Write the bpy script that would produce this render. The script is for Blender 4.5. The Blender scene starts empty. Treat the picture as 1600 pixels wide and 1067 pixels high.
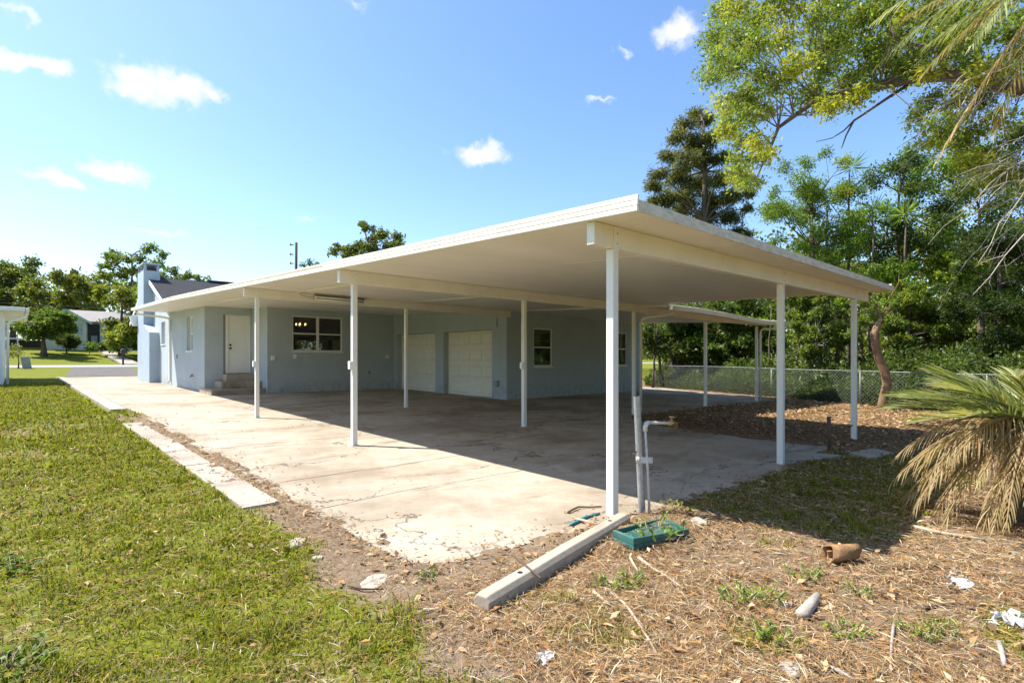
import bpy, bmesh, math, random
import numpy as np
from mathutils import Vector, Matrix

# ------------------------------------------------------------------ camera, sky, sun, exposure
scene = bpy.context.scene
COL = scene.collection
YAW = 47.17
FPX, HORIZON, CAMH = 836.7, 563.2, 1.32
cam_data = bpy.data.cameras.new('camera')
cam_data.lens = 36.0 * FPX / 1600.0
cam_data.sensor_width = 36.0
cam_data.shift_y = (HORIZON - 533.5) / 1600.0
cam_data.clip_end = 3000.0
cam = bpy.data.objects.new('camera', cam_data)
cam.location = (0, 0, CAMH)
cam.rotation_euler = (math.radians(90), 0, math.radians(YAW - 90))
COL.objects.link(cam)
scene.camera = cam

SUNV = Vector((1.03, -1.35, -2.55)).normalized()     # direction the light travels
SUN_STRENGTH, SKY_STRENGTH, EXPOSURE = 5.0, 0.135, 1.05
sl = bpy.data.lights.new('sun', 'SUN')
sl.energy = SUN_STRENGTH
sl.angle = math.radians(0.5)
sl.color = (1.0, 0.965, 0.90)
sun = bpy.data.objects.new('sun', sl)
sun.rotation_euler = SUNV.to_track_quat('-Z', 'Y').to_euler()
sun.location = (-20, 30, 50)
COL.objects.link(sun)

_S, _C = math.sin(math.radians(YAW)), math.cos(math.radians(YAW))


def at(x, y, d):
    """world point that stands d metres deep along the view axis at photo pixel x, y"""
    r = (x - 800) / FPX
    return Vector(((r * _S + _C) * d, (-r * _C + _S) * d, CAMH - (y - HORIZON) / FPX * d))


def build_world():
    w = bpy.data.worlds.new('World')
    scene.world = w
    w.use_nodes = True
    nt = w.node_tree
    N, L = nt.nodes, nt.links
    N.clear()
    out = N.new('ShaderNodeOutputWorld')
    bg = N.new('ShaderNodeBackground')
    bg.inputs['Strength'].default_value = SKY_STRENGTH
    sky = N.new('ShaderNodeTexSky')
    sky.sky_type = 'NISHITA'
    sky.sun_disc = False
    sky.sun_elevation = math.asin(-SUNV.z)
    sky.sun_rotation = math.atan2(-SUNV.x, -SUNV.y)
    sky.air_density = 1.0
    sky.dust_density = 0.8
    sky.ozone_density = 2.6
    tc = N.new('ShaderNodeTexCoord')
    # direction warped by noise, so that cloud edges are ragged
    nz = N.new('ShaderNodeTexNoise')
    nz.inputs['Scale'].default_value = 22.0
    nz.inputs['Detail'].default_value = 7.0
    nz.inputs['Roughness'].default_value = 0.58
    L.new(tc.outputs['Generated'], nz.inputs['Vector'])
    sub = N.new('ShaderNodeVectorMath'); sub.operation = 'SUBTRACT'
    sub.inputs[1].default_value = (0.5, 0.5, 0.5)
    L.new(nz.outputs['Color'], sub.inputs[0])
    mad = N.new('ShaderNodeVectorMath'); mad.operation = 'MULTIPLY_ADD'
    mad.inputs[1].default_value = (0.10, 0.10, 0.065)
    L.new(sub.outputs[0], mad.inputs[0])
    L.new(tc.outputs['Generated'], mad.inputs[2])
    clouds = [(222, 126, 62, 30, 1.0), (285, 136, 58, 26, 1.0), (45, 98, 55, 19, 1.0), (88, 279, 30, 15, 1.0), (182, 270, 48, 19, 1.0),
              (752, 240, 52, 19, 1.0), (1056, 50, 48, 22, .8), (930, 163, 30, 6, .45), (25, 26, 24, 10, .5), (250, 362, 60, 8, .4),
              (475, 340, 24, 8, .35), (335, 150, 26, 15, .7), (560, 8, 26, 7, .35), (975, 82, 14, 7, .4)]
    rnd = random.Random(5)
    dirs = []
    for (x, y, a, b, s) in clouds:
        d = at(x, y, 1.0) - Vector((0, 0, CAMH))
        k = d.length
        dirs.append((d.normalized(), a / FPX / k * 1.12, b / FPX / k * 1.2, s))
    for i in range(6):     # the same scattered small clouds over the rest of the sky
        az = math.radians(rnd.uniform(130, 335)); el = math.radians(rnd.uniform(12, 55))
        dirs.append((Vector((math.cos(az) * math.cos(el), math.sin(az) * math.cos(el), math.sin(el))), rnd.uniform(.04, .1), rnd.uniform(.018, .04), 1.0))
    acc = None
    for (d, wd, ht, s) in dirs:
        m = N.new('ShaderNodeMapping'); m.vector_type = 'TEXTURE'
        m.inputs['Location'].default_value = d
        m.inputs['Rotation'].default_value = d.to_track_quat('X', 'Z').to_euler()
        m.inputs['Scale'].default_value = (0.6, wd, ht)
        L.new(mad.outputs[0], m.inputs['Vector'])
        g = N.new('ShaderNodeTexGradient'); g.gradient_type = 'SPHERICAL'
        L.new(m.outputs[0], g.inputs[0])
        sc = N.new('ShaderNodeMath'); sc.operation = 'MULTIPLY'; sc.inputs[1].default_value = s
        L.new(g.outputs['Fac'], sc.inputs[0])
        if acc is None:
            acc = sc.outputs[0]
        else:
            mx = N.new('ShaderNodeMath'); mx.operation = 'MAXIMUM'
            L.new(acc, mx.inputs[0]); L.new(sc.outputs[0], mx.inputs[1])
            acc = mx.outputs[0]
    ramp = N.new('ShaderNodeMapRange'); ramp.interpolation_type = 'SMOOTHSTEP'
    ramp.inputs['From Min'].default_value = 0.0
    ramp.inputs['From Max'].default_value = 0.66
    ramp.inputs['To Max'].default_value = 0.93
    L.new(acc, ramp.inputs['Value'])
    hs = N.new('ShaderNodeHueSaturation')
    hs.inputs['Saturation'].default_value = 1.12
    hs.inputs['Hue'].default_value = 0.502
    L.new(sky.outputs[0], hs.inputs['Color'])
    mix = N.new('ShaderNodeMix'); mix.data_type = 'RGBA'
    L.new(ramp.outputs[0], mix.inputs['Factor'])
    L.new(hs.outputs[0], mix.inputs['A'])
    mix.inputs['B'].default_value = (3.9, 3.93, 4.02, 1)
    L.new(mix.outputs['Result'], bg.inputs['Color'])
    L.new(bg.outputs[0], out.inputs['Surface'])


build_world()
vs = scene.view_settings
vs.view_transform = 'Standard'
vs.look = 'None'
vs.exposure = EXPOSURE
vs.gamma = 1.0
vs.use_curve_mapping = False
scene.render.engine = 'CYCLES'
scene.cycles.max_bounces = 8
scene.cycles.diffuse_bounces = 5
scene.cycles.transparent_max_bounces = 12
scene.cycles.use_denoising = True

# ------------------------------------------------------------------ helpers
R = random.Random(11)
rng = np.random.default_rng(7)


def tag(o, label=None, cat=None, group=None, kind=None):
    if label: o['label'] = label
    if cat: o['category'] = cat
    if group: o['group'] = group
    if kind: o['kind'] = kind
    return o


def empty(name, loc, label, cat, group=None):
    o = bpy.data.objects.new(name, None)
    o.location = loc
    o.empty_display_size = 0.1
    COL.objects.link(o)
    return tag(o, label, cat, group)


def world_loc(o):
    v = Vector((0, 0, 0))
    while o is not None:
        v += o.location
        o = o.parent
    return v


class MB:
    def __init__(s):
        s.v = []; s.f = []

    def add(s, vs_, fs_):
        b = len(s.v)
        s.v.extend(vs_)
        s.f.extend([tuple(i + b for i in f) for f in fs_])
        return s

    def box(s, x0, x1, y0, y1, z0, z1):
        return s.add([(x0, y0, z0), (x1, y0, z0), (x1, y1, z0), (x0, y1, z0), (x0, y0, z1), (x1, y0, z1), (x1, y1, z1), (x0, y1, z1)],
                     [(0, 3, 2, 1), (4, 5, 6, 7), (0, 1, 5, 4), (1, 2, 6, 5), (2, 3, 7, 6), (3, 0, 4, 7)])

    def hexa(s, p):
        return s.add([tuple(q) for q in p], [(0, 3, 2, 1), (4, 5, 6, 7), (0, 1, 5, 4), (1, 2, 6, 5), (2, 3, 7, 6), (3, 0, 4, 7)])

    def bar(s, a, b, w, h, up=(0, 0, 1)):
        a, b = Vector(a), Vector(b)
        d = (b - a).normalized(); u = Vector(up)
        n = d.cross(u).normalized(); u = n.cross(d).normalized()
        n *= w / 2; u *= h / 2
        return s.hexa([a - n - u, a + n - u, b + n - u, b - n - u, a - n + u, a + n + u, b + n + u, b - n + u])

    def tube(s, pts, rad, n=8, cap=True):
        pts = [Vector(p) for p in pts]
        if not hasattr(rad, '__len__'): rad = [rad] * len(pts)
        base = len(s.v)
        ref = Vector((0, 0, 1))
        prev = None
        for i, p in enumerate(pts):
            if i == 0: d = pts[1] - p
            elif i == len(pts) - 1: d = p - pts[i - 1]
            else: d = pts[i + 1] - pts[i - 1]
            if d.length < 1e-9: d = Vector((0, 0, 1))
            d.normalize()
            if prev is None:
                a = d.cross(ref)
                if a.length < .05: a = d.cross(Vector((1, 0, 0)))
            else:
                a = prev - d * prev.dot(d)
                if a.length < 1e-6: a = d.cross(ref)
            a.normalize(); prev = a
            b = d.cross(a)
            for k in range(n):
                t = 2 * math.pi * k / n
                s.v.append(tuple(p + (a * math.cos(t) + b * math.sin(t)) * rad[i]))
        for i in range(len(pts) - 1):
            for k in range(n):
                k2 = (k + 1) % n
                s.f.append((base + i * n + k, base + i * n + k2, base + (i + 1) * n + k2, base + (i + 1) * n + k))
        if cap:
            s.f.append(tuple(base + k for k in range(n))[::-1])
            s.f.append(tuple(base + (len(pts) - 1) * n + k for k in range(n)))
        return s

    def prism(s, poly, axis, lo, hi):
        """poly: 2-D outline; axis 0/1/2 is the direction of extrusion"""
        n = len(poly)

        def P(q, t):
            return {0: (t, q[0], q[1]), 1: (q[0], t, q[1]), 2: (q[0], q[1], t)}[axis]
        return s.add([P(q, lo) for q in poly] + [P(q, hi) for q in poly],
                     [tuple(range(n))[::-1], tuple(range(n, 2 * n))] + [(i, (i + 1) % n, n + (i + 1) % n, n + i) for i in range(n)])

    def build(s, name, mat, parent=None, smooth=False, bevel=0, kind=None, fix=True):
        me = bpy.data.meshes.new(name)
        off = world_loc(parent) if parent is not None else Vector((0, 0, 0))
        me.from_pydata([(x - off.x, y - off.y, z - off.z) for (x, y, z) in s.v], [], s.f)
        if fix:
            bm = bmesh.new(); bm.from_mesh(me)
            bmesh.ops.recalc_face_normals(bm, faces=bm.faces)
            bm.to_mesh(me); bm.free()
        me.materials.append(mat)
        if smooth:
            me.polygons.foreach_set('use_smooth', [True] * len(me.polygons))
        o = bpy.data.objects.new(name, me)
        COL.objects.link(o)
        if parent is not None: o.parent = parent
        if bevel:
            b = o.modifiers.new('bevel', 'BEVEL')
            b.width = bevel; b.segments = 2; b.limit_method = 'ANGLE'; b.angle_limit = math.radians(40)
        if kind: o['kind'] = kind
        return o


def np_mesh(name, V, F, mat, colors=None, parent=None, kind=None, smooth=False):
    """V (n,3), F (m,3|4) int arrays; colors (n,3) as vertex colour"""
    me = bpy.data.meshes.new(name)
    V = np.asarray(V, dtype=np.float32)
    if parent is not None:
        V = V - np.array(world_loc(parent), dtype=np.float32)
    F = np.asarray(F, dtype=np.int32)
    k = F.shape[1]
    me.vertices.add(len(V)); me.vertices.foreach_set('co', V.ravel())
    me.loops.add(F.size); me.loops.foreach_set('vertex_index', F.ravel())
    me.polygons.add(len(F))
    me.polygons.foreach_set('loop_start', np.arange(0, F.size, k, dtype=np.int32))
    if colors is not None:
        at_ = me.color_attributes.new('Col', 'FLOAT_COLOR', 'POINT')
        c4 = np.ones((len(V), 4), dtype=np.float32); c4[:, :3] = colors
        at_.data.foreach_set('color', c4.ravel())
    if smooth:
        me.polygons.foreach_set('use_smooth', np.ones(len(F), dtype=bool))
    me.update(); me.validate()
    me.materials.append(mat)
    o = bpy.data.objects.new(name, me)
    COL.objects.link(o)
    if parent is not None: o.parent = parent
    if kind: o['kind'] = kind
    return o


def copy_tree(o, parent=None):
    c = o.copy(); COL.objects.link(c); c.parent = parent
    for ch in list(o.children): copy_tree(ch, c)
    return c


def vnoise(x, y, scale, seed=0):
    """smooth value noise in 0..1"""
    x = np.asarray(x, float) * scale; y = np.asarray(y, float) * scale
    xi = np.floor(x).astype(np.int64); yi = np.floor(y).astype(np.int64)
    fx = x - xi; fy = y - yi
    fx = fx * fx * (3 - 2 * fx); fy = fy * fy * (3 - 2 * fy)

    def h(a, b):
        n = (a * 374761393 + b * 668265263 + seed * 974711) & 0xffffffff
        n = ((n ^ (n >> 13)) * 1274126177) & 0xffffffff
        n = (n ^ (n >> 16)) & 0xffff
        return n / 65535.0
    return (h(xi, yi) * (1 - fx) + h(xi + 1, yi) * fx) * (1 - fy) + (h(xi, yi + 1) * (1 - fx) + h(xi + 1, yi + 1) * fx) * fy


def fbm(x, y, scale, seed=0, o=4):
    t = 0; a = .5; s = 0
    for i in range(o):
        t = t + a * vnoise(x, y, scale * 2 ** i, seed + i * 17); s += a; a *= .5
    return t / s


def sstep(a, b, x):
    t = np.clip((np.asarray(x, float) - a) / (b - a), 0, 1)
    return t * t * (3 - 2 * t)


# ------------------------------------------------------------------ materials
class NT:
    def __init__(s, name):
        s.m = bpy.data.materials.new(name); s.m.use_nodes = True
        s.t = s.m.node_tree; s.t.nodes.clear()
        s.out = s.t.nodes.new('ShaderNodeOutputMaterial')

    def n(s, typ, **kw):
        nd = s.t.nodes.new('ShaderNode' + typ)
        for k, v in kw.items(): setattr(nd, k, v)
        return nd

    def l(s, a, b): s.t.links.new(a, b)

    def val(s, nd, **kw):
        for k, v in kw.items(): nd.inputs[k.replace('_', ' ')].default_value = v
        return nd

    def noise(s, scale, detail=5, rough=.55, vec=None, dist=0):
        nd = s.n('TexNoise'); s.val(nd, Scale=scale, Detail=detail, Roughness=rough, Distortion=dist)
        s.l(vec if vec is not None else s.pos(), nd.inputs['Vector'])
        return nd.outputs['Fac']

    def pos(s):
        if not hasattr(s, '_p'):
            s._p = s.n('NewGeometry').outputs['Position']
        return s._p

    def rng(s, v, a, b, lo=0., hi=1.):
        nd = s.n('MapRange'); s.val(nd, From_Min=a, From_Max=b, To_Min=lo, To_Max=hi)
        s.l(v, nd.inputs['Value']); return nd.outputs[0]

    def mix(s, f, a, b, mode='MIX'):
        nd = s.n('Mix', data_type='RGBA', blend_type=mode)
        for k, v in (('Factor', f), ('A', a), ('B', b)):
            if isinstance(v, (int, float)): nd.inputs[k].default_value = v
            elif isinstance(v, tuple): nd.inputs[k].default_value = (*v[:3], 1)
            else: s.l(v, nd.inputs[k])
        return nd.outputs['Result']

    def math(s, op, a, b=None):
        nd = s.n('Math', operation=op)
        for i, v in enumerate((a, b)):
            if v is None: continue
            if isinstance(v, (int, float)): nd.inputs[i].default_value = v
            else: s.l(v, nd.inputs[i])
        return nd.outputs[0]

    def principled(s, color, rough=.6, metal=0., bump=None, bstr=.3, bdist=.01, spec=.5):
        p = s.n('BsdfPrincipled')
        if isinstance(color, tuple): p.inputs['Base Color'].default_value = (*color[:3], 1)
        else: s.l(color, p.inputs['Base Color'])
        if isinstance(rough, (int, float)): p.inputs['Roughness'].default_value = rough
        else: s.l(rough, p.inputs['Roughness'])
        p.inputs['Metallic'].default_value = metal
        p.inputs['Specular IOR Level'].default_value = spec
        if bump is not None:
            b = s.n('Bump'); s.val(b, Strength=bstr, Distance=bdist)
            s.l(bump, b.inputs['Height']); s.l(b.outputs[0], p.inputs['Normal'])
        s.l(p.outputs[0], s.out.inputs['Surface'])
        return p


def simple(name, col, rough=.6, var=.15, scale=6., metal=0., bstr=.15, bscale=60., spec=.4, dirt=None, dscale=1.5):
    t = NT(name)
    dark = tuple(c * (1 - var) for c in col); lite = tuple(min(1, c * (1 + var)) for c in col)
    c = t.mix(t.rng(t.noise(scale, 6, .6), .3, .7), dark, lite)
    if dirt is not None:
        c = t.mix(t.rng(t.noise(dscale, 7, .62), .5, .72, 0, .75), c, dirt)
    t.principled(c, rough, metal, t.noise(bscale, 4, .6), bstr, .01, spec)
    return t.m


def stretch(t, v):
    m = t.n('Mapping'); m.inputs['Scale'].default_value = v
    t.l(t.pos(), m.inputs['Vector']); return m.outputs[0]


M = {}


def build_materials():
    M['alum'] = simple('white_painted_aluminium', (.80, .755, .655), .38, .03, 3, dirt=(.70, .64, .53), dscale=2.2, bstr=.02)
    M['post'] = simple('white_post_paint', (.80, .775, .715), .4, .03, 3, dirt=(.74, .70, .62), dscale=4, bstr=.02)
    # soffit: glossy painted sheet with faint ribs and water marks
    t = NT('soffit_sheet')
    c = t.mix(t.rng(t.noise(.9, 5, .6, stretch(t, (.5, 1.6, 1))), .35, .75), (.84, .80, .71), (.75, .69, .58))
    wv = t.n('TexWave', wave_type='BANDS', bands_direction='X'); t.val(wv, Scale=2.6, Distortion=.0)
    t.l(t.pos(), wv.inputs['Vector'])
    t.principled(c, .42, 0, wv.outputs['Fac'], .18, .01, .45)
    M['soffit'] = t.m
    t = NT('mildewed_drip_edge')
    m = t.noise(7, 8, .7, stretch(t, (1, 1, 4)))
    c = t.mix(t.rng(m, .42, .7), (.70, .65, .54), (.42, .38, .29))
    t.principled(c, .6, 0, m, .1)
    M['dripedge'] = t.m
    # stucco
    t = NT('pale_blue_stucco')
    c = t.mix(t.rng(t.noise(1.1, 6, .6), .35, .7), (.46, .515, .54), (.415, .465, .49))
    c = t.mix(t.rng(t.noise(5, 7, .65, stretch(t, (1, 1, .4))), .5, .8, 0, .45), c, (.37, .41, .425))
    sx = t.n('SeparateXYZ'); t.l(t.pos(), sx.inputs[0])
    spl = t.math('MULTIPLY', t.rng(sx.outputs[2], .25, .75, 1, 0), t.rng(t.noise(6, 7, .7), .42, .68))     # mud splashed up by rain
    c = t.mix(t.math('MULTIPLY', spl, .7), c, (.26, .22, .165))
    t.principled(c, .85, 0, t.noise(55, 6, .7), .35, .012, .2)
    M['stucco'] = t.m
    t = NT('blue_chimney_brick_paint')
    c = t.mix(t.rng(t.noise(2, 6, .6), .35, .7), (.41, .48, .545), (.36, .43, .49))
    br = t.n('TexBrick'); t.val(br, Scale=1.0, Mortar_Size=.012, Brick_Width=.2, Row_Height=.075)
    br.inputs['Color1'].default_value = (1, 1, 1, 1); br.inputs['Color2'].default_value = (.9, .9, .9, 1); br.inputs['Mortar'].default_value = (0, 0, 0, 1)
    mp = t.n('Mapping'); mp.inputs['Rotation'].default_value = (math.radians(90), 0, math.radians(0))
    cx = t.n('CombineXYZ'); sx = t.n('SeparateXYZ'); t.l(t.pos(), sx.inputs[0])
    t.l(t.math('ADD', sx.outputs[0], sx.outputs[1]), cx.inputs[0]); t.l(sx.outputs[2], cx.inputs[1])
    t.l(cx.outputs[0], br.inputs['Vector'])
    t.principled(c, .8, 0, br.outputs['Color'], .25, .01, .2)
    M['chimney'] = t.m

    # concrete
    def concrete(name, c1, c2, stain, cracks=True):
        t = NT(name)
        big = t.noise(.55, 8, .62)
        mid = t.noise(3.2, 8, .68)
        fine = t.noise(70, 4, .7)
        c = t.mix(t.rng(mid, .3, .72), c1, c2)
        c = t.mix(t.rng(big, .46, .64, 0, .72), c, stain)
        c = t.mix(t.rng(t.noise(9, 6, .7), .52, .75, 0, .55), c, tuple(k * 1.25 for k in stain))
        st = t.noise(1.3, 7, .66, stretch(t, (.45, 1.5, 1)), .6)
        c = t.mix(t.rng(st, .56, .70, 0, .75), c, tuple(k * .62 for k in stain))
        c = t.mix(t.rng(fine, .25, .8, 0, .35), c, tuple(k * .6 for k in c2))
        sp = t.noise(240, 2, .5)
        c = t.mix(t.rng(sp, .66, .74, 0, .5), c, (.12, .10, .08))
        h = mid
        if cracks:
            dv = t.n('VectorMath', operation='MULTIPLY_ADD')
            nn = t.n('TexNoise'); t.val(nn, Scale=1.7, Detail=6, Roughness=.6); t.l(t.pos(), nn.inputs['Vector'])
            t.l(nn.outputs['Color'], dv.inputs[0]); dv.inputs[1].default_value = (.9, .9, 0); t.l(stretch(t, (.42, .62, 0)), dv.inputs[2])
            vo = t.n('TexVoronoi', feature='DISTANCE_TO_EDGE', voronoi_dimensions='2D'); t.val(vo, Scale=.8)
            t.l(dv.outputs[0], vo.inputs['Vector'])
            line = t.rng(vo.outputs['Distance'], .0, .011, 1, 0)
            msk = t.rng(t.noise(.8, 4, .6), .38, .5)
            k = t.math('MULTIPLY', line, msk)
            c = t.mix(k, c, (.05, .04, .03))
            h = t.math('SUBTRACT', mid, k)
        t.principled(c, .88, 0, t.math('ADD', h, t.math('MULTIPLY', fine, .25)), .35, .012, .25)
        return t.m
    M['concrete'] = concrete('old_driveway_concrete', (.475, .42, .335), (.35, .29, .212), (.20, .145, .092))
    M['kerb'] = concrete('kerb_concrete', (.44, .39, .32), (.35, .305, .245), (.25, .205, .15), False)
    M['step'] = concrete('step_concrete', (.47, .40, .31), (.38, .31, .23), (.24, .19, .14), False)
    M['asphalt'] = simple('worn_asphalt', (.12, .105, .092), .9, .25, 3, bstr=.4, bscale=90, spec=.2)
    M['road'] = simple('road_surface', (.30, .30, .29), .9, .15, 3, bstr=.3, spec=.2)
    M['joint'] = simple('joint_dirt', (.10, .075, .05), .95, .4, 8, spec=.1)
    M['garage'] = simple('cream_garage_door', (.80, .76, .64), .5, .04, 3, bstr=.03)
    M['door'] = simple('white_door_paint', (.80, .79, .74), .45, .03, 3, bstr=.02)
    M['trim'] = simple('white_trim', (.80, .79, .76), .45, .04, 4, bstr=.02)
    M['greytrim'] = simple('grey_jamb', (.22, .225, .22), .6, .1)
    M['black'] = simple('black_metal', (.02, .02, .02), .4, .1)
    M['brass'] = simple('aged_brass', (.45, .33, .14), .35, .2, 20, metal=.9)
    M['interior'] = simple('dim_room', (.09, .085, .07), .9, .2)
    M['blind'] = simple('blind_slat', (.35, .36, .31), .6, .05)
    t = NT('window_glass')
    lw = t.n('LayerWeight'); t.val(lw, Blend=.25)
    tr = t.n('BsdfTransparent'); tr.inputs[0].default_value = (.55, .6, .57, 1)
    gl = t.n('BsdfGlossy'); gl.inputs['Roughness'].default_value = .015
    gl.inputs[0].default_value = (.95, .97, 1, 1)
    mx = t.n('MixShader'); t.l(t.rng(lw.outputs['Fresnel'], 0, 1, .10, .9), mx.inputs[0])
    t.l(tr.outputs[0], mx.inputs[1]); t.l(gl.outputs[0], mx.inputs[2]); t.l(mx.outputs[0], t.out.inputs['Surface'])
    M['glass'] = t.m
    for nm, col, st in (('bulb', (1, .66, .28), 3.5),):
        t = NT(nm); e = t.n('Emission'); e.inputs[0].default_value = (*col, 1); e.inputs[1].default_value = st
        t.l(e.outputs[0], t.out.inputs['Surface']); M[nm] = t.m
    M['tube'] = simple('unlit_lamp_tube', (.85, .84, .80), .25, .02)
    M['shingle'] = simple('charcoal_shingles', (.055, .053, .058), .9, .35, 14, bstr=.6, bscale=30, spec=.2)
    M['farroof'] = simple('pale_grey_roof', (.25, .23, .215), .9, .15, 3)
    M['cream'] = simple('cream_house_wall', (.70, .68, .58), .8, .05, 1)
    M['greentrim'] = simple('pale_green_trim', (.42, .55, .48), .6, .05)
    M['galv'] = simple('galvanised_steel', (.42, .43, .43), .45, .2, 25, metal=.65, bstr=.1)
    M['pvc'] = simple('weathered_pvc', (.66, .63, .57), .5, .12, 12, dirt=(.28, .22, .16), dscale=9)
    M['rust'] = simple('rusty_pipe', (.12, .075, .05), .8, .4, 30, bstr=.4)
    M['greenplastic'] = simple('faded_green_plastic', (.035, .125, .105), .5, .15, 7, dirt=(.13, .16, .13), dscale=6)
    M['hose'] = simple('teal_hose', (.04, .22, .24), .5, .2)
    M['burlap'] = simple('brown_bark_roll', (.25, .145, .07), .9, .35, 18, bstr=.6, bscale=45, spec=.1)
    M['stick'] = simple('dry_stick', (.40, .32, .22), .85, .25, 18, bstr=.4, spec=.15)
    M['darkstick'] = simple('dark_stick', (.13, .09, .06), .85, .3, 18, bstr=.4, spec=.15)
    M['palestick'] = simple('bare_grey_twig', (.36, .31, .26), .85, .25, 12, bstr=.3, spec=.15)
    M['paper'] = simple('crumpled_paper', (.50, .51, .52), .8, .1, 20, bstr=.4)
    M['bark'] = simple('grey_brown_bark', (.12, .095, .07), .95, .4, 9, bstr=.8, bscale=22, spec=.1)
    M['redbark'] = simple('tan_bark', (.23, .145, .085), .9, .35, 7, bstr=.8, bscale=18, spec=.1)
    M['pole'] = simple('utility_pole_wood', (.06, .055, .055), .9, .2)
    M['wire'] = simple('overhead_wire', (.03, .03, .03), .6, .1)
    M['fence'] = simple('chain_link_wire', (.20, .205, .20), .5, .15, 30, metal=.3)
    M['mailbox'] = simple('mailbox_metal', (.05, .04, .04), .5, .2)
    M['box'] = simple('grey_utility_box', (.32, .33, .31), .6, .08)

    def leaf(name, transl=.35, rough=.55, spec=.25):
        t = NT(name)
        a = t.n('VertexColor'); a.layer_name = 'Col'
        c = a.outputs['Color']
        p = t.n('BsdfPrincipled'); t.l(c, p.inputs['Base Color'])
        t.val(p, Roughness=rough); p.inputs['Specular IOR Level'].default_value = spec
        tr = t.n('BsdfTranslucent')
        t.l(t.mix(1.0, c, (1.25, 1.25, .55), 'MULTIPLY'), tr.inputs[0])
        mx = t.n('MixShader'); mx.inputs[0].default_value = transl
        t.l(p.outputs[0], mx.inputs[1]); t.l(tr.outputs[0], mx.inputs[2]); t.l(mx.outputs[0], t.out.inputs['Surface'])
        return t.m
    M['leaf'] = leaf('leaf_surface', .45, .45)
    M['grass'] = leaf('grass_blade', .35, .75, .08)
    M['litter'] = leaf('dead_leaf', .12, .9, .04)
    # ground: mask attribute Col = (green, litter, straw)
    t = NT('yard_soil')
    a = t.n('VertexColor'); a.layer_name = 'Col'
    sp = t.n('SeparateColor'); t.l(a.outputs['Color'], sp.inputs[0])
    n1 = t.noise(2.3, 8, .65); n2 = t.noise(26, 6, .7); n3 = t.noise(120, 3, .6)
    soil = t.mix(t.rng(n2, .3, .7), (.26, .19, .125), (.13, .09, .058))
    soil = t.mix(t.rng(n3, .4, .8, 0, .5), soil, (.30, .23, .16))
    g1 = t.mix(t.rng(n2, .3, .72), (.085, .10, .012), (.20, .215, .018))
    g1 = t.mix(t.rng(n1, .5, .75, 0, .5), g1, (.17, .15, .04))
    lit = t.mix(t.rng(n2, .3, .7), (.25, .155, .08), (.12, .075, .04))
    stw = t.mix(t.rng(n2, .3, .7), (.29, .20, .12), (.16, .10, .058))
    c = t.mix(sp.outputs[2], soil, stw)
    c = t.mix(sp.outputs[1], c, lit)
    gm = t.math('ADD', sp.outputs[0], t.math('MULTIPLY', t.math('SUBTRACT', n2, .5), .7))
    c = t.mix(t.rng(gm, .3, .7), c, g1)
    t.principled(c, .95, 0, t.math('ADD', n2, t.math('MULTIPLY', n3, .4)), .7, .03, .1)
    M['soil'] = t.m


build_materials()

# ------------------------------------------------------------------ terrain
PB = np.array([-400, 2.8, 36, 52, 59, 64, 78, 95, 150, 400, 1500.])
PZ = np.array([0, 0, .465, .80, .93, 1.02, 2.62, 3.1, 4.0, 5.0, 6.0])


def G(A, B):
    return np.interp(B, PB, PZ)


def g(a, b):
    return float(np.interp(b, PB, PZ))


def slab_left(b): return 1.86 + .10 * min(max((b - 3) / 12, 0), 1) - .12 * min(max((b - 15) / 20, 0), 1)


FRONT = [(1.86, 2.86), (3.0, 2.72), (4.36, 2.60), (6.5, 2.50), (9.2, 2.58)]
SLAB = FRONT + [(9.05, 4.0), (9.5, 5.9), (10.0, 6.85), (10.6, 7.02), (13.4, 6.86), (16.7, 6.85), (17.9, 6.80), (20.2, 12.2), (20.2, 13.2), (10.5, 19.2), (10.5, 30.0),
                (5.05, 30.0), (5.05, 36.0), (1.80, 35.6), (1.96, 15.2), (1.96, 14.0), (1.90, 8.0)]


def slab_dist(A, B):
    """signed distance to the slab outline, negative inside"""
    A = np.asarray(A, float); B = np.asarray(B, float)
    P = np.array(SLAB); Q = np.roll(P, -1, 0)
    best = np.full(A.shape, 1e9); ins = np.zeros(A.shape, bool)
    for (x0, y0), (x1, y1) in zip(P, Q):
        dx, dy = x1 - x0, y1 - y0
        t = np.clip(((A - x0) * dx + (B - y0) * dy) / (dx * dx + dy * dy), 0, 1)
        best = np.minimum(best, np.hypot(A - x0 - t * dx, B - y0 - t * dy))
        c = ((y0 > B) != (y1 > B)) & (A < (x1 - x0) * (B - y0) / (y1 - y0 + 1e-12) + x0)
        ins ^= c
    return np.where(ins, -best, best)


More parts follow.
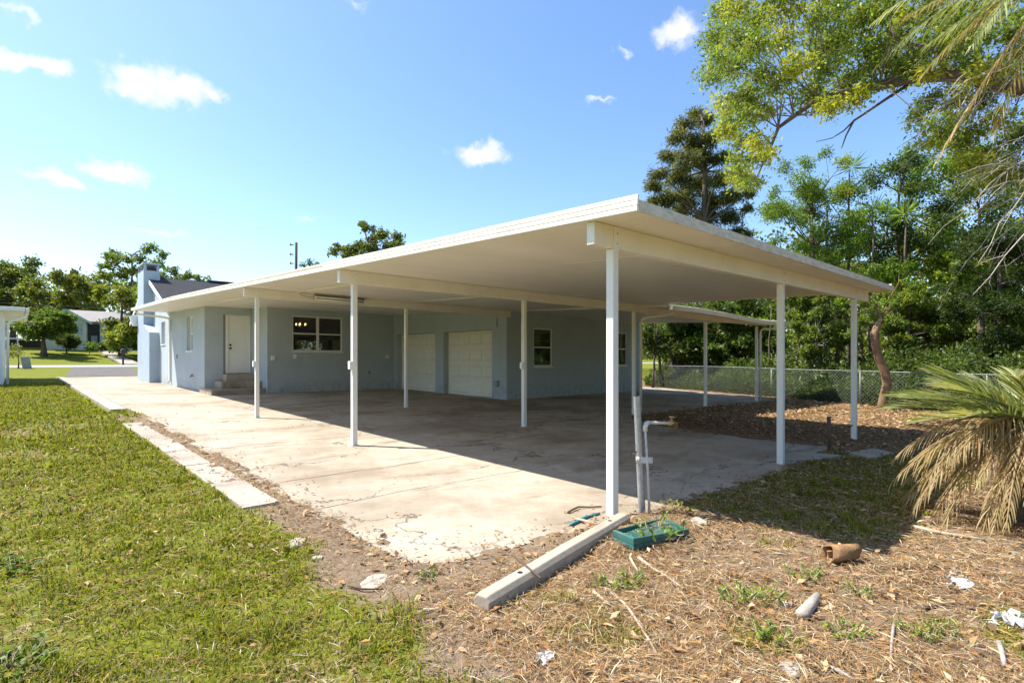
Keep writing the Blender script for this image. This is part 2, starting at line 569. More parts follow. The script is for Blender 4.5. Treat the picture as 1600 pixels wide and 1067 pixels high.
def masks(A, B):
    """how much green grass, leaf litter and straw covers the ground"""
    n = fbm(A, B, .8, 3); n2 = fbm(A, B, 2.6, 9)
    sd = slab_dist(A, B)
    edge = 1.22 + .26 * sstep(2.9, 4.6, B) + .3 * (n - .5) + .4 * (n2 - .5)
    green = sstep(.28, -.12, A - edge)
    green *= 1 - .5 * sstep(.60, .72, fbm(A, B, 1.15, 21)) * sstep(30, 12, B)
    green = np.maximum(green, sstep(12.5, 15, B) * sstep(2.6, 1.4, A))
    green = np.maximum(green, sstep(34, 37, B))
    # grass patch in the roof's shadow and sprigs over the straw
    patch = sstep(4.25, 4.7, A) * sstep(9.2, 7.6, A) * sstep(.75, 1.25, B + .5 * (n - .5)) * sstep(2.75, 2.35, B) * (.5 + .5 * sstep(.35, .5, n2))
    green = np.maximum(green, patch)
    green = np.maximum(green, .75 * sstep(.62, .72, fbm(A, B, 1.9, 31)) * sstep(1.5, 2.2, A) * sstep(2.3, 1.7, B) * sstep(5, 4, A))
    green = np.maximum(green, .9 * sstep(20.0, 24.0, A - .33 * B))
    fence = A - (16.6 + .33 * B)
    litter = sstep(8.6, 9.6, A + .8 * (n - .5)) * sstep(-1.5, .5, -fence + .5) * sstep(8, 6, B)
    litter = np.maximum(litter, .85 * sstep(-1, .6, fence) * sstep(7, 3, fence))
    green *= 1 - .93 * litter
    straw = sstep(1.25, 1.9, A) * sstep(2.75, 2.2, B) * (.42 + .58 * sstep(.38, .60, n2 * .6 + n * .4)) * (1 - litter)
    return green, litter, straw, sd


def build_ground():
    def axis(lo, a, b, hi, step, growth):
        v = list(np.arange(a, b, step)); s = step; x = v[-1]
        while x < hi: s *= growth; x += s; v.append(x)
        s = step; x = a; w = []
        while x > lo: s *= growth; x -= s; w.append(x)
        return np.array(w[::-1] + v)
    ax = axis(-900, -2.2, 8.0, 1400, .045, 1.09)
    ay = axis(-900, -.3, 5.5, 1500, .045, 1.08)
    A, B = np.meshgrid(ax, ay, indexing='ij')
    green, litter, straw, sd = masks(A, B)
    near = sstep(60, 15, np.hypot(A, B))
    bump = (fbm(A, B, 3.2, 41) - .5) * .05 + (fbm(A, B, 11, 43, 3) - .5) * .03
    z = G(A, B) + bump * near
    lip = (fbm(A, B, 5.5, 51) - .47) * .05                     # soil washed over the slab's edge, ragged
    inside = sstep(-.05, -.26, sd)
    z = z + np.where(sd < .35, lip * sstep(.5, 0, sd), 0) * near
    z = z - inside * .06 - sstep(-.4, -.6, sd) * .2
    z -= (.012 + .045 * (.5 - fbm(A, B, 4.2, 93))) * ((A > 1.43) & (A < 1.80) & (B > 4.9) & (B < 12.5)) + .05 * ((A > 1.42) & (A < 2.05) & (B > 15.2) & (B < 35.6))
    z += .05 * sstep(.9, .2, np.hypot((A - 3.55), (B - 2.55)) / 1.0) * sstep(-.05, .15, sd)      # heap at the corner post
    z += .05 * litter * sstep(8, 11, A) * sstep(16, 14, A)
    nx, ny = A.shape
    V = np.stack([A, B, z], -1).reshape(-1, 3)
    i = np.arange(nx * ny).reshape(nx, ny)
    F = np.stack([i[:-1, :-1], i[1:, :-1], i[1:, 1:], i[:-1, 1:]], -1).reshape(-1, 4)
    col = np.stack([green, litter, straw], -1).reshape(-1, 3)
    o = np_mesh('ground', V, F, M['soil'], col, smooth=True)
    tag(o, 'yard ground of lawn, bare soil and dry straw', None, kind='structure')
    return ax, ay, z


AX, AY, GZ = build_ground()


def gz(A, B):
    """height of the ground sheet (bilinear)"""
    A = np.atleast_1d(np.asarray(A, float)); B = np.atleast_1d(np.asarray(B, float))
    i = np.clip(np.searchsorted(AX, A) - 1, 0, len(AX) - 2); j = np.clip(np.searchsorted(AY, B) - 1, 0, len(AY) - 2)
    fx = (A - AX[i]) / (AX[i + 1] - AX[i]); fy = (B - AY[j]) / (AY[j + 1] - AY[j])
    return (GZ[i, j] * (1 - fx) + GZ[i + 1, j] * fx) * (1 - fy) + (GZ[i, j + 1] * (1 - fx) + GZ[i + 1, j + 1] * fx) * fy


def gz1(a, b): return float(gz(a, b)[0])


# ------------------------------------------------------------------ driveway
def clip_poly(poly, f):
    """keep the side of a polygon where f(p) >= 0"""
    out = []
    for i, p in enumerate(poly):
        q = poly[(i + 1) % len(poly)]
        a, b = f(p), f(q)
        if a >= 0: out.append(p)
        if (a > 0 > b) or (a < 0 < b):
            t = a / (a - b)
            out.append((p[0] + (q[0] - p[0]) * t, p[1] + (q[1] - p[1]) * t))
    return out


def slab_piece(poly, name, mat, parent, top=0., thick=.11, bevel=0):
    bm = bmesh.new()
    vs_ = [bm.verts.new((x, y, g(x, y) + top)) for x, y in poly]
    f = bm.faces.new(vs_)
    r = bmesh.ops.extrude_face_region(bm, geom=[f])
    for v in r['geom']:
        if isinstance(v, bmesh.types.BMVert): v.co.z -= thick
    bmesh.ops.triangulate(bm, faces=[k for k in bm.faces if len(k.verts) > 4])
    bmesh.ops.recalc_face_normals(bm, faces=bm.faces)
    me = bpy.data.meshes.new(name); bm.to_mesh(me); bm.free()
    me.materials.append(mat)
    o = bpy.data.objects.new(name, me); COL.objects.link(o)
    if parent is not None: o.parent = parent
    if bevel:
        b = o.modifiers.new('bevel', 'BEVEL'); b.width = bevel; b.segments = 2; b.limit_method = 'ANGLE'
    return o


def densify(poly, step=.12, amp=.012, seed=1):
    rr = random.Random(seed); out = []
    for i, p in enumerate(poly):
        q = poly[(i + 1) % len(poly)]
        L_ = math.hypot(q[0] - p[0], q[1] - p[1]); n = max(1, int(L_ / step)) if L_ < 9 else 1
        for k in range(n):
            t = k / n
            j = amp if k else 0
            out.append((p[0] + (q[0] - p[0]) * t + rr.uniform(-j, j), p[1] + (q[1] - p[1]) * t + rr.uniform(-j, j)))
    return out


def wavy(poly):
    # the joints wander; the slab's outline keeps its place
    out = []
    for (x, y) in poly:
        k = min(1., max(0., -float(slab_dist(np.array([x]), np.array([y]))[0]) / .3))
        out.append((x + k * .10 * (float(fbm(x, y, .9, 91)) - .5), y + k * .34 * (float(fbm(x, y, .7, 92)) - .5)))
    return out


def build_driveway():
    root = bpy.data.objects.new('driveway', None); COL.objects.link(root)
    tag(root, 'cracked concrete driveway and carport slab beside the blue house', None, kind='structure')
    cuts = [4.55, 5.75, 8.3, 12.4, 16.4, 21.0, 25.5, 30.5]
    rr = random.Random(3)
    bands = [(-50, cuts[0])] + list(zip(cuts[:-1], cuts[1:])) + [(cuts[-1], 80)]
    slopes = {c: rr.uniform(-.03, .03) for c in cuts}; slopes[-50] = slopes[80] = 0
    gap = .008
    for lo, hi in bands:
        p = clip_poly(SLAB, lambda q: q[1] - (lo + slopes[lo] * (q[0] - 4)) - gap)
        p = clip_poly(p, lambda q: (hi + slopes[hi] * (q[0] - 4)) - gap - q[1])
        if len(p) < 3: continue
        # lengthwise joints under the roof
        if lo > 5: xs = [None, 6.4, 11.2, None]
        else: xs = [None, 5.3, None]
        for x0, x1 in zip(xs[:-1], xs[1:]):
            q = p
            if x0 is not None: q = clip_poly(q, lambda k: k[0] - x0 - gap)
            if x1 is not None: q = clip_poly(q, lambda k: x1 - gap - k[0])
            if len(q) >= 3:
                slab_piece(wavy(densify(q, .14, .004, int(lo * 10) + 77)), 'concrete_panel', M['concrete'], root)
    # flat kerb strips along the lawn
    b = 5.0
    for k, L_ in enumerate((1.0, 1.3, 1.15, 1.45, 1.25, 1.2)):
        w0, w1 = 1.46 + rr.uniform(-.02, .02), 1.77 + rr.uniform(-.02, .02)
        slab_piece(densify([(w0, b + .012), (w1, b + .012), (w1 + .01, b + L_), (w0 + .015, b + L_)], .12, .008, k), 'kerb_strip', M['kerb'], root, top=.004 + rr.uniform(-.004, .006), bevel=.006)
        b += L_ + .012
    b = 15.3
    for k in range(8):
        slab_piece([(1.60 - k * .012, b + .015), (1.915 - k * .017, b + .015), (1.90 - k * .017, b + 2.5), (1.59 - k * .012, b + 2.5)], 'kerb_strip', M['kerb'], root, top=.02, bevel=.006)
        b += 2.52
    # bare footing where the old kerb is broken off
    return root


build_driveway()
slab_piece([(1.86, 35.75), (5.1, 36.2), (6.9, 51.9), (3.1, 51.6)], 'asphalt_apron', M['asphalt'], None, top=.012, thick=.05)['kind'] = 'structure'
_rd = MB(); _x = [-300, 300]
_rd.add([(-300, 52.0, g(0, 52) + .015), (300, 52.0, g(0, 52) + .015), (300, 58.5, g(0, 58.5) + .015), (-300, 58.5, g(0, 58.5) + .015)], [(0, 1, 2, 3)])
_rd.build('street', M['road'])['kind'] = 'structure'
slab_piece([(7.2, 60.5), (8.6, 60.5), (8.0, 76.0), (6.8, 76.0)], 'front_path', M['kerb'], None, top=.05, thick=.15)['kind'] = 'structure'
for k, pl in enumerate(([(7.15, 2.9), (7.75, 2.42), (8.25, 2.3), (8.05, 2.95)], [(8.35, 2.0), (9.0, 1.86), (9.25, 2.15), (8.6, 2.3)])):
    o = slab_piece(densify(pl, .15, .02, k), 'paving_slab', M['kerb'], None, top=.035, thick=.08, bevel=.008)
    tag(o, ['pale concrete slab set in the grass at the slab edge by the middle front post', 'sunken concrete slab in leaf litter beyond the rusty pipe stub'][k], 'paving slab')


# ------------------------------------------------------------------ carport
def roof_z(a, b):
    """underside of the carport roof"""
    return 2.45 + .041 * (b - 2.75) + .010 * (a - 3.43) * max(-.2, min(1, (7.4 - b) / 4.65))


RA0, RA1, RB0, RB1 = 3.37, 10.98, 2.27, 18.62
BEAMW, BEAMH = .078, .185


def square_post(a, b, z0, z1, w=.076):
    m = MB(); h = w / 2
    m.box(a - h, a + h, b - h, b + h, z0, z1)
    return m


def build_carport():
    root = empty('carport', (7.2, 7.5, 0), 'white flat-roofed aluminium carport on slim posts attached to the blue house', 'carport')
    # roof sheet: a grid that follows roof_z
    m = MB()
    xs = np.linspace(RA0 + .02, RA1 - .02, 9)
    splits = [(RB0 + .02, 7.80), (7.805, RB1)]
    for (b0, b1), name in zip(splits, ('roof_panel', 'roof_panel')):
        m = MB(); ys = np.linspace(b0, b1, 8); n = len(ys)
        th = .085
        top = []; bot = []
        for a in xs:
            for b in ys:
                bot.append((a, b, roof_z(a, b))); top.append((a, b, roof_z(a, b) + th))
        k = len(bot); fs = []
        for i in range(len(xs) - 1):
            for j in range(n - 1):
                q = [i * n + j, (i + 1) * n + j, (i + 1) * n + j + 1, i * n + j + 1]
                fs.append(tuple(q)); fs.append(tuple(k + t for t in q[::-1]))
        for i in range(len(xs) - 1):
            for j in (0, n - 1):
                fs.append((i * n + j, (i + 1) * n + j, k + (i + 1) * n + j, k + i * n + j))
        for j in range(n - 1):
            for i in (0, len(xs) - 1):
                fs.append((i * n + j, i * n + j + 1, k + i * n + j + 1, k + i * n + j))
        m.add(bot + top, fs)
        m.build(name, M['soffit'], root)
    # front drip edge
    m = MB()
    m.hexa([(RA0, RB0, roof_z(RA0, RB0) - .004), (RA1, RB0, roof_z(RA1, RB0) - .004), (RA1, RB0 + .018, roof_z(RA1, RB0) - .004), (RA0, RB0 + .018, roof_z(RA0, RB0) - .004),
            (RA0, RB0, roof_z(RA0, RB0) + .082), (RA1, RB0, roof_z(RA1, RB0) + .082), (RA1, RB0 + .05, roof_z(RA1, RB0) + .092), (RA0, RB0 + .05, roof_z(RA0, RB0) + .092)])
    m.build('drip_edge', M['dripedge'], root)

    def strip(a0, a1, b0, b1, z0, z1, name):
        q = MB()
        q.hexa([(a0, b0, roof_z(a0, b0) + z0), (a1, b0, roof_z(a1, b0) + z0), (a1, b1, roof_z(a1, b1) + z0), (a0, b1, roof_z(a0, b1) + z0),
                (a0, b0, roof_z(a0, b0) + z1), (a1, b0, roof_z(a1, b0) + z1), (a1, b1, roof_z(a1, b1) + z1), (a0, b1, roof_z(a0, b1) + z1)])
        return q.build(name, M['alum'], root, bevel=.003)
    # side fascia: three ribs over the front panels, a gutter and a flange behind
    for z0, z1, o_ in ((-.006, .032, .012), (.039, .074, .008), (.081, .118, .004)):
        strip(RA0 - .012 + (.012 - o_), RA0 + .012, RB0 - .004, 7.80, z0, z1, 'fascia_rib')
        strip(RA1 - .012, RA1 + o_, RB0 + .03, 7.0, z0, z1, 'fascia_rib')
    strip(RA0 - .012, RA0 + .03, 7.81, RB1, -.006, .052, 'fascia')
    strip(RA0 + .022, RA0 + .05, 7.81, RB1, .053, .083, 'fascia_recess')
    strip(RA0 - .004, RA0 + .05, 7.81, RB1, .084, .112, 'roof_flange')
    # beams
    rows = [(2.76, 2.62, 3.43, 10.74), (7.40, 7.02, 3.43, 17.55), (11.80, 11.80, 3.43, 10.86)]
    for b0, b1, a0, a1 in rows:
        n = 10 if a1 > 12 else 4
        for i in range(1):
            m = MB(); P0 = []; 
            ts = np.linspace(0, 1, n)
            for t in ts:
                a = a0 + (a1 - a0) * t; b = b0 + (b1 - b0) * t
                zt = roof_z(min(a, RA1), b) - .004
                if a > 11: zt -= .045 * min(1, (a - 11) / 3) - .03 * max(0, (a - 15) / 2.5)
                P0.append((a, b, zt))
            for p, q in zip(P0[:-1], P0[1:]):
                h = BEAMW / 2
                m.hexa([(p[0], p[1] - h, p[2] - BEAMH), (q[0], q[1] - h, q[2] - BEAMH), (q[0], q[1] + h, q[2] - BEAMH), (p[0], p[1] + h, p[2] - BEAMH),
                        (p[0], p[1] - h, p[2]), (q[0], q[1] - h, q[2]), (q[0], q[1] + h, q[2]), (p[0], p[1] + h, p[2])])
            # one closed box per beam: merge the shared ends
            o = m.build('beam', M['alum'], root)
            bm = bmesh.new(); bm.from_mesh(o.data)
            bmesh.ops.remove_doubles(bm, verts=bm.verts, dist=1e-5)
            dup = [f for f in bm.faces if all(len(e.link_faces) > 2 for e in f.edges)]
            bmesh.ops.delete(bm, geom=dup, context='FACES_ONLY')
            bmesh.ops.recalc_face_normals(bm, faces=bm.faces)
            bm.to_mesh(o.data); bm.free()
            bv = o.modifiers.new('bevel', 'BEVEL'); bv.width = .004; bv.segments = 2; bv.limit_method = 'ANGLE'
    # posts
    posts = [(3.715, 2.83), (7.18, 2.68), (10.10, 2.60), (3.67, 7.42), (7.08, 7.32), (10.55, 7.22), (3.69, 11.75), (7.27, 11.9)]
    out = []
    for (a, b) in posts:
        row = 0 if b < 4 else (1 if b < 9 else 2)
        r = rows[row]; t = (a - r[2]) / (r[3] - r[2]); bb = r[0] + (r[1] - r[0]) * t
        z1 = roof_z(a, bb) - BEAMH - .006
        z0 = max(g(a, b), gz1(a, b)) - .02
        o = square_post(a, bb, z0, z1).build('post', M['post'], root, bevel=.007)
        # the post's front half runs up over the beam as a bracket
        q = MB(); q.box(a - .036, a + .036, bb - BEAMW / 2 - .0035, bb - BEAMW / 2 - .0005, z1 - .02, z1 + BEAMH - .004)
        q.build('bracket', M['post'], o)
        for dz in (.045, .13):
            s_ = MB(); s_.tube([(a + .012, bb - BEAMW / 2 - .0035, z1 + dz), (a + .012, bb - BEAMW / 2 - .009, z1 + dz)], .006, 6)
            s_.build('bolt', M['galv'], o)
        if row > 0:
            q = MB(); q.box(a - .055, a + .055, bb - .055, bb + .055, z0, z0 + .028); q.build('base_plate', M['galv'], o)
        out.append((a, bb, z0, z1, o))
    for k, zz in ((3, 1.25), (4, 1.22), (6, 1.25)):
        a, bb, z0, z1, o = out[k]
        q = MB(); q.box(a - .038 - .045, a - .038, bb - .035, bb + .035, zz - .06, zz + .06); q.build('switch_box', M['trim'], o, bevel=.005)
        if k == 4:
            q = MB(); q.tube([(a - .047, bb, zz + .06), (a - .047, bb, z1 - .5), (a - .06, bb, z1 - .25), (a - .045, bb, z1 - .02)], .008, 6); q.build('cable', M['trim'], o)
    # conduits under the roof

    def cond(p, name='conduit'):
        q = MB(); q.tube([(a, b, roof_z(a, b) - .016 + dz) for a, b, dz in p], .0125, 8)
        q.build(name, M['alum'], root, smooth=True)
    cond([(4.42, 7.5, 0), (4.42, 11.45, 0), (4.46, 11.6, -.02), (4.55, 11.72, -.05), (4.85, 11.735, -.10)])
    cond([(4.3, 11.9, 0), (4.3, 18.4, 0)])
    cond([(7.27, 11.6, 0), (7.27, 7.5, 0)])
    # edge seams of the roof sheets
    for a in (5.1, 6.9, 8.7, 10.2):
        q = MB(); q.hexa([(a - .006, RB0 + .06, roof_z(a, RB0) - .003), (a + .006, RB0 + .06, roof_z(a, RB0) - .003), (a + .006, 18.5, roof_z(a, 18.5) - .003), (a - .006, 18.5, roof_z(a, 18.5) - .003),
                          (a - .006, RB0 + .06, roof_z(a, RB0) + .003), (a + .006, RB0 + .06, roof_z(a, RB0) + .003), (a + .006, 18.5, roof_z(a, 18.5) + .003), (a - .006, 18.5, roof_z(a, 18.5) + .003)])
        q.build('roof_seam', M['soffit'], root)
    return root


build_carport()


def build_tube_light():
    a0, a1, b = 4.87, 6.08, 11.755
    z = roof_z(5.4, 11.8) - .10
    root = empty('fluorescent_light', (5.47, b - .03, z), 'long twin-tube fluorescent lamp fixed along the third carport beam', 'lamp')
    m = MB(); m.box(a0, a1, b - .05, b + .004, z - .035, z + .055); m.build('housing', M['box'], root, bevel=.004)
    m = MB(); m.box(a0 - .004, a1 + .004, b - .075, b - .05, z + .045, z + .058); m.build('canopy', M['darkstick'], root)
    for dz in (.015, -.04):
        m = MB(); m.tube([(a0 + .03, b - .075, z + dz), (a1 - .03, b - .075, z + dz)], .019, 10); m.build('tube', M['tube'], root, smooth=True)
    for a in (a0 + .015, a1 - .015):
        m = MB(); m.box(a - .015, a + .015, b - .098, b - .05, z - .065, z + .04); m.build('end_holder', M['alum'], root, bevel=.003)


build_tube_light()


# ------------------------------------------------------------------ patio cover beside the carport
def build_patio():
    root = empty('patio_cover', (14.5, 9.3, 0), 'lower patio roof with a sagging gutter beyond the carport', 'patio cover')
    pts = [(10.90, 6.42, 2.565), (12.1, 6.42, 2.575), (13.6, 6.42, 2.55), (15.0, 6.42, 2.50), (16.0, 6.42, 2.475), (16.9, 6.42, 2.495), (17.8, 6.42, 2.545)]
    m = MB()
    n = len(pts); bot = []; top = []
    for a, b, z in pts:
        for t in (0, .5, 1):
            bb = b + .09 + t * (12.0 - b - .09); zz = z - .03 + .05 * (bb - b)
            bot.append((a, bb, zz)); top.append((a, bb, zz + .06))
    k = len(bot); fs = []
    for i in range(n - 1):
        for j in range(2):
            q = [i * 3 + j, (i + 1) * 3 + j, (i + 1) * 3 + j + 1, i * 3 + j + 1]
            fs += [tuple(q), tuple(k + t for t in q[::-1])]
        fs.append((i * 3, (i + 1) * 3, k + (i + 1) * 3, k + i * 3))
    for i in (0, n - 1):
        for j in range(2): fs.append((i * 3 + j, i * 3 + j + 1, k + i * 3 + j + 1, k + i * 3 + j))
    m.add(bot + top, fs); m.build('roof_panel', M['soffit'], root)
    # gutter: a K-profile swept along the sagging edge
    prof = [(0, -.105), (.085, -.105), (.085, .0), (.075, .0), (.075, -.095), (.012, -.095), (-.018, -.02), (-.022, .0), (-.034, .0), (-.03, -.03)]
    vs_ = []; fs = []; q = len(prof)
    for a, b, z in pts:
        for (dy, dz) in prof: vs_.append((a, b + dy, z + dz))
    for i in range(n - 1):
        for j in range(q): fs.append((i * q + j, (i + 1) * q + j, (i + 1) * q + (j + 1) % q, i * q + (j + 1) % q))
    fs += [tuple(range(q)), tuple(range((n - 1) * q, n * q))[::-1]]
    m = MB(); m.add(vs_, fs); m.build('gutter', M['alum'], root)
    for (a, b, zt) in ((13.75, 7.10, 2.37), (16.87, 7.03, 2.37)):
        z0 = g(a, b) - .01
        o = square_post(a, b, z0, zt).build('post', M['post'], root, bevel=.007)
        s_ = MB(); s_.box(a - .055, a + .055, b - .055, b + .055, z0, z0 + .03); s_.build('base_plate', M['galv'], o)

    def spout(path, w=.062, d=.05):
        s_ = MB(); s_.tube(path, [w * .56] * len(path), 10); s_.build('downspout', M['alum'], root, smooth=True)
    spout([(11.1, 6.5, 2.49), (11.1, 6.52, 2.42), (11.05, 6.6, 2.37), (10.80, 6.98, 2.32), (10.72, 7.09, 2.28), (10.70, 7.12, 2.2), (10.70, 7.12, .12)])
    spout([(17.75, 6.46, 2.46), (17.75, 6.5, 2.36), (17.6, 6.6, 2.32), (17.1, 6.93, 2.30), (17.02, 6.96, 2.25), (17.01, 6.97, 2.15), (17.01, 6.97, .1)])
    s_ = MB(); s_.box(16.985, 17.055, 6.93, 7.0, .6, .66); s_.build('strap', M['galv'], root)


build_patio()


# ------------------------------------------------------------------ house
def wall_with_holes(u0, u1, z0, z1, holes, mk):
    """rectangle with rectangular holes as quads in (u, z); mk maps (u, z, depth) to a point"""
    us = sorted({u0, u1, *[h[0] for h in holes], *[h[1] for h in holes]})
    zs = sorted({z0, z1, *[h[2] for h in holes], *[h[3] for h in holes]})
    m = MB()
    for a, b in zip(us[:-1], us[1:]):
        for c, d in zip(zs[:-1], zs[1:]):
            if any(h[0] <= (a + b) / 2 <= h[1] and h[2] <= (c + d) / 2 <= h[3] for h in holes): continue
            m.add([mk(a, c, 0), mk(b, c, 0), mk(b, d, 0), mk(a, d, 0)], [(0, 1, 2, 3)])
    for h in holes:
        a, b, c, d = h[:4]; t = h[4]
        for p, q in (((a, c), (a, d)), ((a, d), (b, d)), ((b, d), (b, c)), ((b, c), (a, c))):
            m.add([mk(*p, 0), mk(*q, 0), mk(*q, t), mk(*p, t)], [(0, 1, 2, 3)])
    return m


WB, DB, GA, GB, LA = 18.6, 20.2, 10.9, 12.0, 4.65      # window wall, door wall, garage wall, back wall, side wall
ZT = 3.6


def sash_window(root, u0, u1, z0, z1, mk, units=1, depth=.07, blinds=True, fw=.045):
    """frames proud of the reveal; mk(u, z, depth)"""
    def fr(name, a, b, c, d, d0, d1, mat, par):
        m = MB(); m.hexa([mk(a, c, d0), mk(b, c, d0), mk(b, c, d1), mk(a, c, d1), mk(a, d, d0), mk(b, d, d0), mk(b, d, d1), mk(a, d, d1)])
        return m.build(name, mat, par, bevel=.002)
    w = MB(); w.hexa([mk(u0 - .03, z0 - .05, -.03), mk(u1 + .03, z0 - .05, -.03), mk(u1 + .03, z0 - .05, .02), mk(u0 - .03, z0 - .05, .02),
                      mk(u0 - .03, z0 - .006, -.03), mk(u1 + .03, z0 - .006, -.03), mk(u1 + .03, z0 - .006, .02), mk(u0 - .03, z0 - .006, .02)])
    win = w.build('window', M['trim'], root, bevel=.004)      # the sill carries the rest of the window
    step = (u1 - u0) / units
    for k in range(units):
        a, b = u0 + k * step, u0 + (k + 1) * step
        zm = (z0 + z1) / 2
        for (p, q, r, s_) in ((a, a + fw, z0, z1), (b - fw, b, z0, z1), (a + fw + .001, b - fw - .001, z0, z0 + fw), (a + fw + .001, b - fw - .001, z1 - fw, z1), (a + fw + .001, b - fw - .001, zm - .022, zm + .022)):
            fr('window_frame', p, q, r, s_, depth - .045, depth, M['trim'], win)
        for (c, d, dd) in ((z0 + fw, zm - .022, depth - .02), (zm + .022, z1 - fw, depth - .012)):
            m = MB(); m.add([mk(a + fw, c, dd), mk(b - fw, c, dd), mk(b - fw, d, dd), mk(a + fw, d, dd)], [(0, 1, 2, 3)])
            m.build('pane', M['glass'], win, fix=False)
        if blinds:
            z = z1 - fw - .02
            while z > zm - .02:
                fr('blind_slat', a + fw + .004, b - fw - .004, z - .002, z + .002, depth + .05, depth + .075, M['blind'], win); z -= .042
    return win


def build_house():
    root = empty('house', (9.0, 20.0, 0), 'single-storey pale blue stucco house with two garage doors and a chimney', 'house')
    zf = lambda a, b: g(a, b) - .05
    # back wall with the large window
    hw = (6.96, 8.77, 1.64, 2.87, .09)
    mkW = lambda u, z, d: (u, WB + d, z)
    wall_with_holes(6.14, GA, .15, ZT - .45, [hw], mkW).build('wall', M['stucco'], root)
    wn = sash_window(root, 6.96, 8.77, 1.64, 2.87, mkW, 2)
    # door wall in the alcove
    mkD = lambda u, z, d: (u, DB + d, z)
    wall_with_holes(LA, 6.14, .15, ZT - .4, [(5.22, 6.10, .86, 2.90, .06)], mkD).build('wall', M['stucco'], root)
    m = MB(); m.add([(6.14, WB, .15), (6.14, DB, .15), (6.14, DB, ZT - .4), (6.14, WB, ZT - .4)], [(0, 1, 2, 3)]); m.build('wall', M['stucco'], root)
    # side wall towards the sun
    mkL = lambda u, z, d: (LA + d, u, z)
    holesL = [(21.85, 22.75, 1.68, 2.94, .16), (26.62, 27.45, 2.02, 2.98, .16)]
    wall_with_holes(DB, 31.2, .15, 3.6, [h for h in holesL], mkL).build('wall', M['stucco'], root)
    m = MB(); m.add([(LA, 24.8, 3.55), (LA, 31.2, 3.55), (LA, 31.2, 4.7), (LA, 29.8, 5.15), (LA, 25.6, 3.6)], [(0, 1, 2, 3, 4)]); m.build('gable_wall', M['stucco'], root)
    m = MB(); m.add([(LA, 31.2, .15), (12, 31.2, .15), (12, 31.2, 4.6), (LA, 31.2, 4.6)], [(0, 1, 2, 3)]); m.build('wall', M['stucco'], root)
    for h in holesL: sash_window(root, h[0], h[1], h[2], h[3], mkL, 1, .15, False, .05)
    # garage wall
    mkG = lambda u, z, d: (GA + d, u, z)
    doors = [(12.68, 15.25, .16, 2.29, .22), (15.75, 18.33, .19, 2.31, .22)]
    wall_with_holes(GB, WB, .05, ZT - .45, doors, mkG).build('wall', M['stucco'], root)
    for (u0, u1, z0, z1, t) in doors:
        rows, cols = 4, 4
        fr = MB(); fr.box(GA + t - .002, GA + t + .03, u0, u1, z0 - .02, z1)
        dr = fr.build('garage_door', M['garage'], root)
        hgt = (z1 - z0) / rows
        for i in range(rows):
            s0 = z0 + i * hgt
            q = MB(); q.box(GA + t - .022, GA + t - .003, u0 + .004, u1 - .004, s0 + .003, s0 + hgt - .003)
            sec = q.build('door_section', M['garage'], dr, bevel=.003)
            cw = (u1 - u0 - .12) / cols
            for j in range(cols):
                a = u0 + .06 + j * cw + .05; b = a + cw - .10; c = s0 + .085; d = s0 + hgt - .085
                q = MB()
                f0, f1 = GA + t - .0225, GA + t - .046
                # a raised panel with sloping borders
                q.add([(f0, a, c), (f0, b, c), (f0, b, d), (f0, a, d), (f1, a + .03, c + .03), (f1, b - .03, c + .03), (f1, b - .03, d - .03), (f1, a + .03, d - .03)],
                      [(4, 5, 6, 7), (0, 1, 5, 4), (1, 2, 6, 5), (2, 3, 7, 6), (3, 0, 4, 7)])
                q.build('door_panel', M['garage'], sec)
    # back wall of the garage wing
    mkB = lambda u, z, d: (u, GB + d, z)
    holesB = [(12.06, 12.94, 1.13, 2.36, .09), (16.24, 17.12, 1.13, 2.38, .09)]
    wall_with_holes(GA, 17.95, .0, 3.3, holesB, mkB).build('wall', M['stucco'], root)
    for h in holesB: sash_window(root, h[0], h[1], h[2], h[3], mkB, 1)
    m = MB(); m.add([(17.95, GB, 0), (17.95, 24, 0), (17.95, 24, 3.3), (17.95, GB, 3.3)], [(0, 1, 2, 3)]); m.build('wall', M['stucco'], root)
    # dim rooms behind the panes
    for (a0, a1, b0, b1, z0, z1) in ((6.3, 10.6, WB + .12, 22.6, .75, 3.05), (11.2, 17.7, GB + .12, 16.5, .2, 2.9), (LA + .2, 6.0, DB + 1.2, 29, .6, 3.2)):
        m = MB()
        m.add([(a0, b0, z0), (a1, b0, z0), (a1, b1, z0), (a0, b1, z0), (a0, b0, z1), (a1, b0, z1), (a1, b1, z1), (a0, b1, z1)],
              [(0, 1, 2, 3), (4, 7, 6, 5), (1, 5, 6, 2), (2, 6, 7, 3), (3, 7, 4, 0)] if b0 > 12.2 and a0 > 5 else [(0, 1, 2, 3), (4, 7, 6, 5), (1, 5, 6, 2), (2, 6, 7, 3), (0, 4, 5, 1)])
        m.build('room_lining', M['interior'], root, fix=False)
    # entrance door
    dm = MB(); dm.box(5.38, 6.06, DB + .03, DB + .07, .885, 2.865); dr = dm.build('door', M['door'], root, bevel=.004)
    for (a0, a1, z0, z1, mt) in ((5.22, 5.29, .87, 2.895, 'greytrim'), (5.293, 5.375, .87, 2.895, 'trim'), (6.063, 6.098, .87, 2.895, 'trim')):  # first entry: plain dark grey strip beside the frame, not an identified part
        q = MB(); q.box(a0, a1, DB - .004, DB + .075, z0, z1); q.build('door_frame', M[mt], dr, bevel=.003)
    q = MB(); q.box(5.378, 6.061, DB - .002, DB + .075, 2.868, 2.896); q.build('door_frame', M['trim'], dr)
    q = MB(); q.box(5.30, 6.09, DB - .03, DB + .07, .862, .882); q.build('threshold', M['step'], dr)
